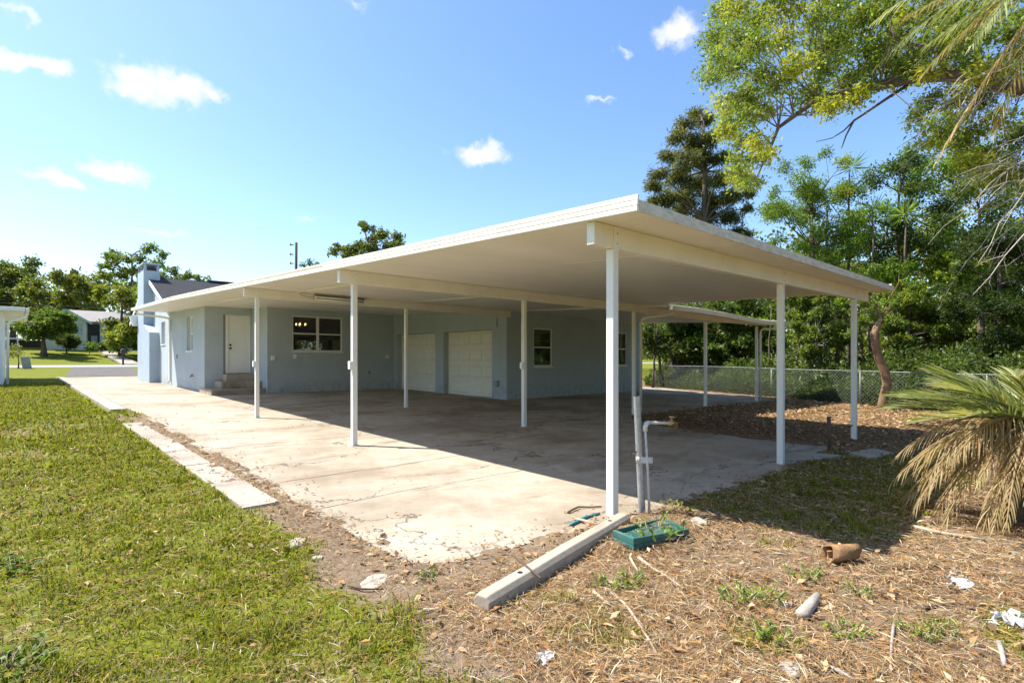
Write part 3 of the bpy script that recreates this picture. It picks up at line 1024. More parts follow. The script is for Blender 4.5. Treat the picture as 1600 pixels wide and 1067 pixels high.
    for z in (1.86, 1.74):
        q = MB(); q.tube([(5.45, DB + .03, z), (5.45, DB + .005, z)], .034, 12)
        if z < 1.8: q.tube([(5.45, DB + .005, z), (5.45, DB - .03, z)], [.015, .03], 10)
        q.build('lock' if z > 1.8 else 'handle', M['black'], dr, smooth=True)
    # steps
    st = [(4.50, 6.13, 18.72, DB - .005, .17, .40), (4.92, 6.125, 19.15, DB - .008, .401, .625), (5.16, 6.12, 19.6, DB - .011, .626, .855)]
    for (a0, a1, b0, b1, z0, z1) in st:
        q = MB(); q.box(a0, a1, b0, b1, z0, z1); q.build('step', M['step'], root, bevel=.014)
    # roof over the main part: shingled gable whose ridge runs across
    rz = lambda b: 5.22 - .385 * (29.85 - b)
    a0, a1 = LA - .16, 13.5
    n = 30
    for i in range(n):          # shingle courses, each lapping the next
        b0 = 24.9 + (29.85 - 24.9) * i / n; b1 = 24.9 + (29.85 - 24.9) * (i + 1) / n + .05
        q = MB()
        q.hexa([(a0, b0, rz(b0) + .004), (a1, b0, rz(b0) + .004), (a1, b1, rz(b1) - .008), (a0, b1, rz(b1) - .008),
                (a0, b0, rz(b0) + .02), (a1, b0, rz(b0) + .02), (a1, b1, rz(b1) + .0), (a0, b1, rz(b1) + .0)])
        q.build('shingle_course', M['shingle'], root)
    q = MB(); q.hexa([(a0, 29.8, rz(29.85) - .01), (a1, 29.8, rz(29.85) - .01), (a1, 34.8, 3.3), (a0, 34.8, 3.3), (a0, 29.8, rz(29.85) + .015), (a1, 29.8, rz(29.85) + .015), (a1, 34.8, 3.33), (a0, 34.8, 3.33)])
    q.build('roof_slope', M['shingle'], root)
    q = MB(); q.box(7.0, 13.4, 29.7, 30.0, rz(29.85) + .02, rz(29.85) + .09); q.build('ridge_vent', M['shingle'], root, bevel=.01)
    q = MB(); q.bar((a0 - .02, 24.85, rz(24.85) - .07), (a0 - .02, 29.87, rz(29.87) - .07), .035, .16); q.build('rake_board', M['trim'], root)
    q = MB(); q.bar((a0 - .02, 29.86, rz(29.86) - .08), (a0 - .02, 34.8, 3.23), .035, .16); q.build('rake_board', M['trim'], root)
    # flat roof over the back rooms and the eave along the sunny side
    q = MB(); q.hexa([(RA0, RB1 + .005, 3.105), (18.2, RB1 + .005, 3.105), (18.2, 25.9, 3.30), (RA0, 25.9, 3.30), (RA0, RB1 + .005, 3.20), (18.2, RB1 + .005, 3.20), (18.2, 25.9, 3.395), (RA0, 25.9, 3.395)])
    q.build('flat_roof', M['soffit'], root)
    q = MB(); q.hexa([(RA0 - .012, RB1 + .02, 3.10), (RA0 - .002, RB1 + .02, 3.10), (RA0 - .002, 25.9, 3.295), (RA0 - .012, 25.9, 3.295), (RA0 - .012, RB1 + .02, 3.205), (RA0 - .002, RB1 + .02, 3.205), (RA0 - .002, 25.9, 3.40), (RA0 - .012, 25.9, 3.40)])
    q.build('eave_trim', M['alum'], root)
    q = MB(); q.box(11.0, 18.3, 12.0 - .3, 18.6, 2.86, 3.2)
    q = MB(); q.hexa([(RA1 - .07, 11.7, 2.86), (18.2, 11.7, 2.86), (18.2, 18.6, 3.12), (RA1 - .07, 18.6, 3.12), (RA1 - .07, 11.7, 2.95), (18.2, 11.7, 2.95), (18.2, 18.6, 3.21), (RA1 - .07, 18.6, 3.21)])
    q.build('flat_roof', M['soffit'], root)
    # far eave beyond the chimney
    q = MB(); q.hexa([(4.12, 31.0, 2.98), (4.62, 31.0, 2.98), (4.62, 31.4, 2.98), (4.12, 31.4, 2.98), (3.98, 31.0, 3.45), (4.62, 31.0, 3.62), (4.62, 31.4, 3.62), (3.98, 31.4, 3.45)]); q.build('eave_return', M['trim'], root)
    # downspout from the eave to the side wall
    q = MB(); q.tube([(3.5, 25.7, 3.24), (3.55, 25.65, 3.16), (4.45, 25.5, 3.06), (4.58, 25.45, 3.02), (4.60, 25.45, 2.9), (4.60, 25.45, .5), (4.52, 25.4, .42)], .04, 10); q.build('downspout', M['alum'], root, smooth=True)
    # chimney
    q = MB(); q.prism([(27.9, .2), (30.95, .2), (30.95, 2.96), (29.35, 2.96), (27.9, 2.55)], 0, 4.28, LA + .02)
    ch = q.build('chimney', M['chimney'], root)
    q = MB(); q.box(4.28, 4.92, 29.35, 30.95, 2.961, 5.45); q.build('stack', M['chimney'], ch)
    for (a, b) in ((4.30, 29.37), (4.80, 29.37), (4.30, 30.83), (4.80, 30.83), (4.30, 30.1), (4.8, 30.1)):
        q = MB(); q.box(a, a + .10, b, b + .10, 5.452, 5.72); q.build('vent_pier', M['chimney'], ch)
    q = MB(); q.box(4.40, 4.80, 29.5, 30.8, 5.452, 5.60); q.build('flue', M['black'], ch)
    q = MB(); q.hexa([(4.22, 29.29, 5.722), (4.98, 29.29, 5.722), (4.98, 31.01, 5.722), (4.22, 31.01, 5.722), (4.26, 29.33, 5.80), (4.94, 29.33, 5.80), (4.94, 30.97, 5.80), (4.26, 30.97, 5.80)]); q.build('cap', M['chimney'], ch, bevel=.01)
    # boxes, taps and outlets on the walls

    def wallbox(name, c, s_, mat, bev=.006):
        q = MB(); q.box(c[0] - s_[0] / 2, c[0] + s_[0] / 2, c[1] - s_[1] / 2, c[1] + s_[1] / 2, c[2] - s_[2] / 2, c[2] + s_[2] / 2)
        return q.build(name, M[mat], root, bevel=bev)
    wallbox('outlet_box', (6.31, WB - .03, 1.40), (.11, .06, .15), 'trim')
    wallbox('outlet_box', (7.04, WB - .03, 1.46), (.10, .06, .14), 'trim')
    wallbox('outlet_box', (10.58, WB - .035, 1.47), (.11, .07, .13), 'trim')
    wallbox('meter_box', (GA - .045, 12.42, .62), (.09, .17, .17), 'box')
    wallbox('outlet_box', (LA - .02, 24.3, 1.48), (.04, .08, .16), 'box')

    def tap(p, d):
        q = MB(); p = Vector(p); d = Vector(d)
        q.tube([p, p + d * .09], .014, 8); q.tube([p + d * .07 + Vector((0, 0, .03)), p + d * .09, p + d * .12 + Vector((0, 0, -.05))], .012, 8)
        q.tube([p + d * .05 + Vector((0, 0, .0)), p + d * .05 + Vector((0, 0, .055))], .01, 6); q.tube([p + d * .05 + Vector((0, 0, .055)), p + d * .05 + Vector((0, 0, .065))], .035, 8)
        q.build('garden_tap', M['black'], root, smooth=True)
    tap((9.82, WB, .86), (0, -1, 0)); tap((LA, 21.7, .77), (-1, 0, 0))
    q = MB(); q.tube([(GA - .02, 12.42, 2.62), (GA - .03, 12.41, 2.5), (GA - .015, 12.42, 2.36)], .008, 6); q.build('hanging_cable', M['black'], root)
    return root


build_house()


def build_chandelier():
    a, b, z = 7.66, 19.6, 2.62
    root = empty('chandelier', (a, b, z), 'lit brass chandelier seen through the large back window', 'chandelier')
    q = MB(); q.tube([(a, b, 3.04), (a, b, z + .02)], .008, 6); q.tube([(a, b, z + .05), (a, b, z), (a, b, z - .06)], [.02, .045, .012], 10); q.build('stem', M['brass'], root, smooth=True)
    for k in range(5):
        t = 2 * math.pi * k / 5 + .3; c, s_ = math.cos(t), math.sin(t)
        q = MB(); q.tube([(a, b, z - .03), (a + .09 * c, b + .09 * s_, z - .08), (a + .17 * c, b + .17 * s_, z - .02)], .008, 6); ar = q.build('arm', M['brass'], root, smooth=True)
        q = MB(); q.tube([(a + .17 * c, b + .17 * s_, z - .02), (a + .17 * c, b + .17 * s_, z + .02), (a + .17 * c, b + .17 * s_, z + .06)], [.015, .03, .012], 8); q.build('bulb', M['bulb'], ar, smooth=True)


build_chandelier()


# ------------------------------------------------------------------ things about the yard
def gp(x, y):
    """ground point seen at photo pixel x, y"""
    d0 = at(x, y, 1.0) - Vector((0, 0, CAMH)); lo, hi = .3, 400.
    for _ in range(60):
        m = (lo + hi) / 2; p = Vector((0, 0, CAMH)) + d0 * m
        if p.z > g(p.x, p.y): lo = m
        else: hi = m
    p = Vector((0, 0, CAMH)) + d0 * lo
    z = gz1(p.x, p.y)
    if slab_dist(np.array([p.x]), np.array([p.y]))[0] < 0: z = max(z, g(p.x, p.y))
    return Vector((p.x, p.y, z))


def build_wheel_stop():
    a, b = gp(752, 952), gp(975, 824)
    d = (b - a).normalized(); n = Vector((0, 0, 1)).cross(d).normalized()
    root = empty('wheel_stop', (a + b) / 2, 'long grey concrete parking block lying in dry grass at the slab corner', 'parking block')
    prof = [(-.058, -.03), (-.058, .05), (-.036, .078), (.036, .078), (.058, .05), (.058, -.03)]
    vs_ = []; fs = []
    stations = [0, .02, .25, .5, .75, .98, 1]
    for i, t in enumerate(stations):
        c = a.lerp(b, t); k = .93 if i in (0, len(stations) - 1) else 1
        for (u, w) in prof: vs_.append(tuple(c + n * u * k + Vector((0, 0, w * k + (0.004 if i == 3 else 0)))))
    q = len(prof)
    for i in range(len(stations) - 1):
        for j in range(q): fs.append((i * q + j, i * q + (j + 1) % q, (i + 1) * q + (j + 1) % q, (i + 1) * q + j))
    fs += [tuple(range(q))[::-1], tuple(range((len(stations) - 1) * q, len(stations) * q))]
    m = MB(); m.add(vs_, fs); m.build('block', M['step'], root, bevel=.006)
    for t in (.2, .86):
        c = a.lerp(b, t) + Vector((0, 0, .0785))
        m = MB(); m.tube([c + Vector((0, 0, -.01)), c + Vector((0, 0, .0015))], .016, 10); m.build('bolt_hole', M['black'], root)


def build_tray():
    p = [gp(957, 852), gp(990, 868), gp(1077, 842), gp(1037, 824)]
    c = sum(p, Vector()) / 4; zb = max(q.z for q in p) - .018
    p = [Vector((q.x, q.y, zb)) for q in p]
    root = empty('plastic_tray', (c.x, c.y, zb), 'faded dark green ribbed plastic tray lying beside the parking block', 'tray')
    up = Vector((0, 0, 1))
    m = MB(); m.hexa([q for q in p] + [q + up * .03 for q in p]); m.build('floor', M['greenplastic'], root, bevel=.004)
    ins = [q.lerp(c, .10) for q in p]
    for i, h0, h1 in ((0, .075, .08), (1, .08, .04), (2, .04, .045), (3, .045, .075)):
        j = (i + 1) % 4
        a, b, ai, bi = p[i], p[j], ins[i], ins[j]
        m = MB(); m.hexa([a + up * .031, b + up * .031, Vector((bi.x, bi.y, zb + .031)), Vector((ai.x, ai.y, zb + .031)), a + up * h0, b + up * h1, Vector((bi.x, bi.y, zb + h1)), Vector((ai.x, ai.y, zb + h0))])
        m.build('side_wall', M['greenplastic'], root, bevel=.004)
    for k in range(14):
        t = .14 + .72 * k / 13
        a = ins[0].lerp(ins[3], t); b = ins[1].lerp(ins[2], t)
        m = MB(); m.bar((a.x, a.y, zb + .036), (b.x, b.y, zb + .036), .010, .012); m.build('rib', M['greenplastic'], root)
    return c


def build_pipes():
    a = gp(1004, 804); top = at(995, 619, (a.x * _C + a.y * _S))
    root = empty('steel_pipe_stub', a, 'thick galvanised steel pipe standing upright behind the corner post', 'pipe')
    m = MB(); m.tube([a - Vector((0, 0, .1)), top], .030, 14, cap=False); o = m.build('pipe', M['galv'], root, smooth=True)
    m = MB(); m.tube([top - Vector((0, 0, .004)), top + Vector((0, 0, .0))], [.024, .024], 14); m.build('pipe_mouth', M['black'], root)
    mid = a.lerp(top, .46)
    m = MB(); m.tube([mid - Vector((0, 0, .028)), mid + Vector((0, 0, .028))], .034, 14); m.build('clamp', M['pvc'], root, smooth=True)
    # thin water pipe with its tap
    b = gp(1009, 806) + Vector((.03, -.02, 0)); dep = b.x * _C + b.y * _S
    e = at(1008, 668, dep); h = at(1047, 661, dep + .12)
    root = empty('standpipe', b, 'thin water pipe with an elbow and a brass tap strapped to the steel pipe', 'tap')
    m = MB(); m.tube([b - Vector((0, 0, .08)), b.lerp(e, .5) + Vector((.004, 0, 0)), e], .0105, 10); m.build('riser', M['pvc'], root, smooth=True)
    e2 = e + Vector((0, 0, .045))
    m = MB(); m.tube([e - Vector((0, 0, .03)), e, e.lerp(e2, .7) + (h - e).normalized() * .012, e2 + (h - e2).normalized() * .04], .021, 10); m.build('elbow', M['pvc'], root, smooth=True)
    m = MB(); m.tube([e2 + (h - e2).normalized() * .035, h], .0135, 10); m.build('arm', M['pvc'], root, smooth=True)
    d = (h - e2).normalized()
    m = MB(); m.tube([h - d * .01, h + d * .05], .022, 8); m.tube([h + d * .03, h + d * .06, h + d * .085 - Vector((0, 0, .05))], [.018, .016, .013], 8)
    m.tube([h + d * .02, h + d * .02 + Vector((0, 0, .05))], .008, 6); m.tube([h + d * .02 + Vector((0, 0, .05)), h + d * .02 + Vector((0, 0, .06))], .026, 8); m.build('tap', M['brass'], root, smooth=True)
    m = MB(); m.bar(mid + Vector((-.03, -.028, 0)), Vector((b.x + .02, b.y - .015, mid.z)), .006, .05); m.build('strap', M['pvc'], root)
    m = MB(); w = mid + Vector((-.05, 0, .07)); m.tube([w, w + Vector((-.04, .02, .01)), w + Vector((-.02, .04, -.03)), w + Vector((.02, .02, -.01))], .006, 6); m.build('wire_loop', M['rust'], root)
    # rusty stubs farther along the slab edge
    a = gp(1296, 705); t = at(1295, 651, a.x * _C + a.y * _S)
    m = MB(); m.tube([a - Vector((0, 0, .05)), t], .026, 12); o = m.build('rusty_pipe_stub', M['rust'], None, smooth=True)
    tag(o, 'dark rusty pipe stub standing at the slab edge between two front posts', 'pipe')
    a = gp(1311, 711); dep = a.x * _C + a.y * _S
    m = MB(); m.tube([a - Vector((0, 0, .05)), at(1314, 690, dep), at(1318, 670, dep), at(1324, 665, dep), at(1332, 665, dep)], .011, 8); o = m.build('bent_pipe', M['rust'], None, smooth=True)
    tag(o, 'thin bent pipe with a hooked end leaning near the end post', 'pipe')


def build_bark_roll():
    c = gp(1318, 879); L_ = .205
    ax = Vector((.62, -.45, .05)).normalized(); up = Vector((0, 0, 1)); sd = ax.cross(up).normalized(); up = sd.cross(ax)
    vs_ = []; fs = []; n = 40
    for i in range(n + 1):
        t = i / n * 2.6 * math.pi
        for k, s_ in enumerate((-.5, -.15, .2, .5)):
            r = (.033 + .015 * t / 2.6) * (1 - .25 * (s_ + .5)) + .004 * math.sin(5 * t + 3 * s_)
            p = c + up * (.056) + ax * (s_ * L_ + .02 * math.sin(t * 1.3)) + sd * (math.cos(t + 2) * r) + up * (math.sin(t + 2) * r)
            vs_.append(tuple(p))
    for i in range(n):
        for k in range(3): fs.append((i * 4 + k, (i + 1) * 4 + k, (i + 1) * 4 + k + 1, i * 4 + k + 1))
    m = MB(); m.add(vs_, fs)
    o = m.build('bark_roll', M['burlap'], None, smooth=True)
    s_ = o.modifiers.new('thick', 'SOLIDIFY'); s_.thickness = .008
    tag(o, 'brown curled roll of palm bark lying on the straw', 'bark roll')


def stick(name, px, r, label, cat='stick', mat='stick', lift=.012, grp=None):
    pts = [gp(x, y) + Vector((0, 0, lift)) for x, y in px]
    out = []
    for p, q in zip(pts[:-1], pts[1:]):
        for t in (0, .5): out.append(p.lerp(q, t) + Vector((R.uniform(-.006, .006), R.uniform(-.006, .006), R.uniform(0, .008))))
    out.append(pts[-1])
    m = MB(); m.tube(out, [r * (1 - .45 * i / len(out)) for i in range(len(out))], 7)
    return tag(m.build(name, M[mat], None, smooth=True), label, cat, grp)


def chunk(name, c, sx, sy, sz, mat, label, cat, seed, flat=.25, grp=None, n=11):
    """an irregular broken piece: jittered outline extruded with a domed top"""
    rr = random.Random(seed); m = MB(); ring = []
    ang = sorted(2 * math.pi * (k + rr.uniform(-.3, .3)) / n for k in range(n))
    rot = rr.uniform(0, 3)
    P = []
    for t in ang:
        r = rr.uniform(.72, 1.08); x, y = sx * r * math.cos(t), sy * r * math.sin(t)
        P.append((x * math.cos(rot) - y * math.sin(rot), x * math.sin(rot) + y * math.cos(rot)))
    for k, (f, z) in enumerate(((1, -.04), (1.0, sz * .5), (.9, sz), (.45, sz * (1 + flat)))):
        for (x, y) in P: m.v.append((c.x + x * f, c.y + y * f, c.z + z + rr.uniform(-.1, .1) * sz))
    m.v.append((c.x, c.y, c.z + sz * (1 + flat)))
    for k in range(3):
        for i in range(n): m.f.append((k * n + i, k * n + (i + 1) % n, (k + 1) * n + (i + 1) % n, (k + 1) * n + i))
    for i in range(n): m.f.append((3 * n + i, 3 * n + (i + 1) % n, 4 * n))
    return tag(m.build(name, M[mat], None, smooth=False), label, cat, grp)


def crumple(name, c, s_, label, seed):
    rr = random.Random(seed); m = MB(); n = 7
    for i in range(n):
        for j in range(n):
            m.v.append((c.x + (i / (n - 1) - .5) * s_ * 2 + rr.uniform(-.2, .2) * s_, c.y + (j / (n - 1) - .5) * s_ * 1.3 + rr.uniform(-.2, .2) * s_, c.z + .004 + abs(rr.gauss(0, .16)) * s_))
    for i in range(n - 1):
        for j in range(n - 1):
            if (i in (0, n - 2) or j in (0, n - 2)) and rr.random() < .3: continue
            m.f.append((i * n + j, (i + 1) * n + j, (i + 1) * n + j + 1, i * n + j + 1))
    o = m.build(name, M['paper'], None)
    sd = o.modifiers.new('thick', 'SOLIDIFY'); sd.thickness = .0015
    return tag(o, label, 'litter')


build_wheel_stop()
TRAYC = build_tray()
build_pipes()
build_bark_roll()
stick('pale_stick', [(998, 878), (1030, 898), (1068, 922)], .012, 'straight pale stick pointing away from the green tray', mat='stick')
stick('short_stick', [(986, 878), (997, 898)], .010, 'short pale stick by the near corner of the green tray')
stick('long_twig', [(938, 916), (975, 945), (1000, 980), (1026, 1020)], .009, 'long bent tan twig running through dry grass')
stick('tan_stick', [(928, 932), (953, 950)], .011, 'stubby tan stick beside the long bent twig')
stick('crossing_stick', [(800, 889), (845, 927)], .009, 'brown stick lying across the concrete parking block', mat='darkstick', lift=.088)
stick('fallen_branch', [(1425, 823), (1475, 836), (1540, 846)], .016, 'pale fallen branch below the dry palm fronds')
stick('curved_twig', [(662, 961), (690, 958)], .010, 'small curved yellow twig in the dirt near the parking block end')
stick('grey_twig', [(1395, 985), (1392, 1052)], .008, 'grey twig pointing towards the camera amid the weeds', mat='palestick')
stick('thin_branch', [(1285, 1037), (1340, 1066)], .009, 'thin grey branch at the bottom edge of the straw', mat='palestick')
stick('forked_twig', [(1560, 1012), (1570, 1045)], .013, 'thick pale twig near the paper scraps', mat='palestick')
stick('dark_branch', [(1430, 950), (1490, 945), (1600, 950)], .008, 'dark thin branch beneath the torn paper', mat='darkstick')
stick('root_twig', [(545, 915), (565, 922), (592, 920)], .008, 'dark curved root beside the broken concrete stone', mat='darkstick')
stick('corner_twig', [(887, 803), (905, 795), (940, 793)], .010, 'dark curved twig on the slab corner by the corner post', mat='darkstick')
stick('short_branch', [(900, 813), (928, 826)], .012, 'short tan branch between the hose and the parking block')
stick('hose_piece', [(891, 822), (915, 811), (937, 804)], .014, 'short piece of teal hose lying beside the parking block', 'hose', 'hose')
stick('wood_log', [(1253, 968), (1278, 938)], .034, 'short weathered pale log lying in the weeds', 'log', 'palestick', lift=.02)
chunk('wood_chip', gp(1226, 944), .06, .018, .015, 'pvc', 'flat pale wood chip beside the short log', 'wood chip', 4)
chunk('concrete_stone', gp(465, 848), .115, .07, .012, 'kerb', 'flat broken concrete piece in dirt beside the lawn', 'stone', 11)
chunk('concrete_pebble', gp(496, 871), .05, .035, .012, 'kerb', 'small concrete fragment between the two larger broken pieces', 'stone', 12)
chunk('concrete_fragment', gp(583, 906), .16, .075, .012, 'kerb', 'largest flat concrete fragment at the front corner of the driveway', 'stone', 13)
chunk('buried_stone', gp(897, 931), .09, .045, .008, 'kerb', 'pale stone half buried in straw beyond the parking block', 'stone', 15)
chunk('sand_lump', gp(1236, 1045), .07, .045, .012, 'kerb', 'pale rough lump of mortar at the bottom of the yard', 'stone', 16)
chunk('white_stone', gp(1092, 821), .11, .06, .02, 'kerb', 'pale flat stone beyond the green tray', 'stone', 17)
chunk('clod', gp(598, 838), .03, .02, .02, 'darkstick', 'small dark clod lying alone on sunny concrete', 'clod', 19)
crumple('paper_scrap', gp(1500, 913), .085, 'torn white paper on straw near the palm fronds', 3)
crumple('paper_litter', gp(1578, 972), .09, 'crumpled white paper heap at the photo edge', 5)
crumple('paper_wad', gp(852, 1028), .055, 'grey crumpled paper wad in dry grass below the parking block', 7)
crumple('paper_strip', gp(1497, 897), .045, 'small white paper strip just above the torn paper', 8)


# ------------------------------------------------------------------ fence
def fence_pt(b): return Vector((16.6 + .33 * b, b, gz1(16.6 + .33 * b, b)))


def build_fence():
    root = empty('chain_link_fence', fence_pt(5), 'low galvanised chain link fence along the wooded yard edge', 'fence')
    B0, B1, H = -1.2, 13.2, .98
    k = .33; L_ = math.sqrt(1 + k * k)
    pts = [fence_pt(b) for b in np.linspace(B0, B1, 13)]
    m = MB(); m.tube([p + Vector((0, 0, H)) for p in pts], .013, 8); m.build('top_rail', M['fence'], root, smooth=True)
    for b in np.linspace(B0, B1, 6):
        p = fence_pt(b); m = MB(); m.tube([p - Vector((0, 0, .2)), p + Vector((0, 0, H + .0))], .018, 8); m.tube([p + Vector((0, 0, H + .0)), p + Vector((0, 0, H + .03))], [.022, .006], 8); m.build('fence_post', M['fence'], root, smooth=True)
    # wire mesh: two families of diagonals
    V = []; F = []
    pitch = .105; hgt = H - .03; w = .0034
    tot = (B1 - B0) * L_
    for s_ in (1, -1):
        u = -hgt if s_ > 0 else 0
        while u < tot + (0 if s_ > 0 else hgt):
            a, b = (u, 0.), (u + s_ * hgt, hgt)
            def cl(p, q):
                (u0, z0), (u1, z1) = p, q
                t0, t1 = 0., 1.
                for lo_, hi_, x0, dx in ((0, tot, u0, u1 - u0),):
                    ta, tb = sorted(((lo_ - x0) / dx, (hi_ - x0) / dx)); t0 = max(t0, ta); t1 = min(t1, tb)
                return (t0, t1)
            t0, t1 = cl(a, b)
            if t1 - t0 > .02:
                seg = []
                for t in (t0, t1):
                    uu = a[0] + (b[0] - a[0]) * t; zz = hgt * t; bb = B0 + uu / L_
                    p = fence_pt(bb); seg.append(p + Vector((-.004 * s_, 0, zz + .02)))
                d = (seg[1] - seg[0]).normalized(); n1 = Vector((1, -.33, 0)).normalized(); n2 = d.cross(n1)
                base = len(V)
                for p in seg:
                    for q in range(3):
                        t = 2 * math.pi * q / 3; V.append(tuple(p + (n1 * math.cos(t) + n2 * math.sin(t)) * w))
                for q in range(3): F.append((base + q, base + (q + 1) % 3, base + 3 + (q + 1) % 3, base + 3 + q))
            u += pitch
    np_mesh('wire_mesh', np.array(V), np.array(F), M['fence'], parent=root)


build_fence()


# ------------------------------------------------------------------ across the street and next door
def build_neighbour():
    b = 29.0; z = g(0, b)
    root = empty('white_outbuilding', (-2.0, b + 3, z), 'white outbuilding with gutter and downspout across the lawn', 'outbuilding')
    m = MB(); m.box(-6.0, -.36, b, b + 7, z - .1, 3.25); m.build('wall', M['trim'], root)
    m = MB(); m.hexa([(-6.3, b - .6, 3.26), (.28, b - .6, 3.26), (.28, b + 7.4, 3.26), (-6.3, b + 7.4, 3.26), (-6.3, b - .6, 3.40), (.28, b - .6, 3.40), (.28, b + 7.4, 3.40), (-6.3, b + 7.4, 3.40)]); m.build('roof', M['trim'], root, bevel=.02)
    m = MB(); m.box(.285, .40, b - .62, b + 7.4, 3.24, 3.37); m.build('gutter', M['alum'], root, bevel=.02)
    m = MB(); m.tube([(.3, b + .1, 3.24), (.28, b + .1, 3.08), (-.1, b + .05, 2.9), (-.22, b + .03, 2.8), (-.23, b + .02, z)], .045, 8); m.build('downspout', M['trim'], root, smooth=True)


def build_far_house():
    c = gp(130, 545); c = at(128, 545, 62); bz = c.z
    root = empty('far_house', (c.x, c.y, bz), 'small cream house with pale green trim across the street', 'house')
    # local frame: faces the camera along the street (front = -y)
    a0, a1 = at(88, 545, 62).x, at(134, 545, 62).x; y0 = 77.5
    a0 = 2.3; a1 = 5.9; e = 5.75; pk = 6.9; bz = 3.25; wx = 3.98
    m = MB(); m.prism([(a0, bz - 1.6), (a1, bz - 1.6), (a1, e), ((a0 + a1) / 2, pk), (a0, e)], 1, y0, y0 + 12); m.build('front_wall', M['cream'], root)
    m = MB(); m.prism([(a1 + .001, bz - 1.6), (17.5, bz - 1.6), (17.5, e - .05), (a1 + .001, e - .05)], 1, y0 + 1.6, y0 + 11); m.build('wing_wall', M['cream'], root)
    mid = (a0 + a1) / 2; s_ = (pk - e) / (a1 - mid)
    for sg in (-1, 1):
        x1 = mid + sg * (a1 - mid + .45); z1 = pk - s_ * (a1 - mid + .45)
        m = MB(); m.hexa([(mid, y0 - .45, pk + .03), (x1, y0 - .45, z1 + .03), (x1, y0 + 6, z1 + .03), (mid, y0 + 6, pk + .03), (mid, y0 - .45, pk + .17), (x1, y0 - .45, z1 + .17), (x1, y0 + 6, z1 + .17), (mid, y0 + 6, pk + .17)]); m.build('roof', M['farroof'], root)
        m = MB(); m.bar((mid, y0 - .47, pk + .03), (x1, y0 - .47, z1 + .03), .04, .22, up=(0, 0, 1)); m.build('rake_trim', M['greentrim'], root)
    m = MB(); m.prism([(y0 + 1.0, e - .05), (y0 + 6.3, 7.3), (y0 + 11.6, e - .05), (y0 + 11.6, e + .08), (y0 + 6.3, 7.44), (y0 + 1.0, e + .08)], 0, 4.2, 18.2); m.build('roof', M['farroof'], root)
    # window with shutters
    m = MB(); m.box(wx - .02, wx + 1.12, y0 - .05, y0 - .02, bz + 1.0, bz + 2.25); w = m.build('window', M['trim'], root)
    for k in range(2):
        m = MB(); m.box(wx + .06 + k * .54, wx + .50 + k * .54, y0 - .06, y0 - .052, bz + 1.07, bz + 2.18); m.build('pane', M['black'], w)
    for x in (wx - .48, wx + 1.15):
        m = MB(); m.box(x, x + .42, y0 - .06, y0 - .02, bz + .98, bz + 2.27); m.build('shutter', M['greentrim'], root)
    m = MB(); m.prism([(-.3, 0), (.3, 0), (0, .45)], 1, y0 - .03, y0 - .01); 
    for i, (x, y, z) in enumerate(m.v): m.v[i] = (mid + x, y, pk - .75 + z)
    m.build('gable_vent', M['greentrim'], root)
    # porch door
    dx = 6.15
    m = MB(); m.box(dx, dx + 1.1, y0 + 1.5, y0 + 1.58, bz - .2, bz + 2.3); d = m.build('door', M['black'], root)
    m = MB(); m.box(dx + .28, dx + .86, y0 + 1.46, y0 + 1.49, bz - .1, bz + .95); m.build('door_panel', M['box'], d)
    for x in (7.6, 10.2, 13.0):
        m = MB(); m.box(x, x + .14, y0 + .9, y0 + 1.04, bz - .3, e - .1); m.build('porch_post', M['trim'], root)
    # open carport at its side
    for x in (-2.2, .1, 2.1):
        m = MB(); m.box(x, x + .12, y0 + .5, y0 + .62, bz - 1.2, bz + 1.9); m.build('carport_post', M['trim'], root)
    m = MB(); m.box(-4.5, 2.25, y0 + .2, y0 + 6, bz + 1.9, bz + 2.12); m.build('carport_roof', M['trim'], root)
    m = MB(); m.box(-4.4, 2.25, y0 + 5.7, y0 + 5.8, bz - 1.2, bz + .4); m.build('carport_wall', M['black'], root)
    m = MB(); m.box(-4.4, 1.9, y0 + .7, y0 + .8, bz + .35, bz + .5); m.build('rail', M['trim'], root)


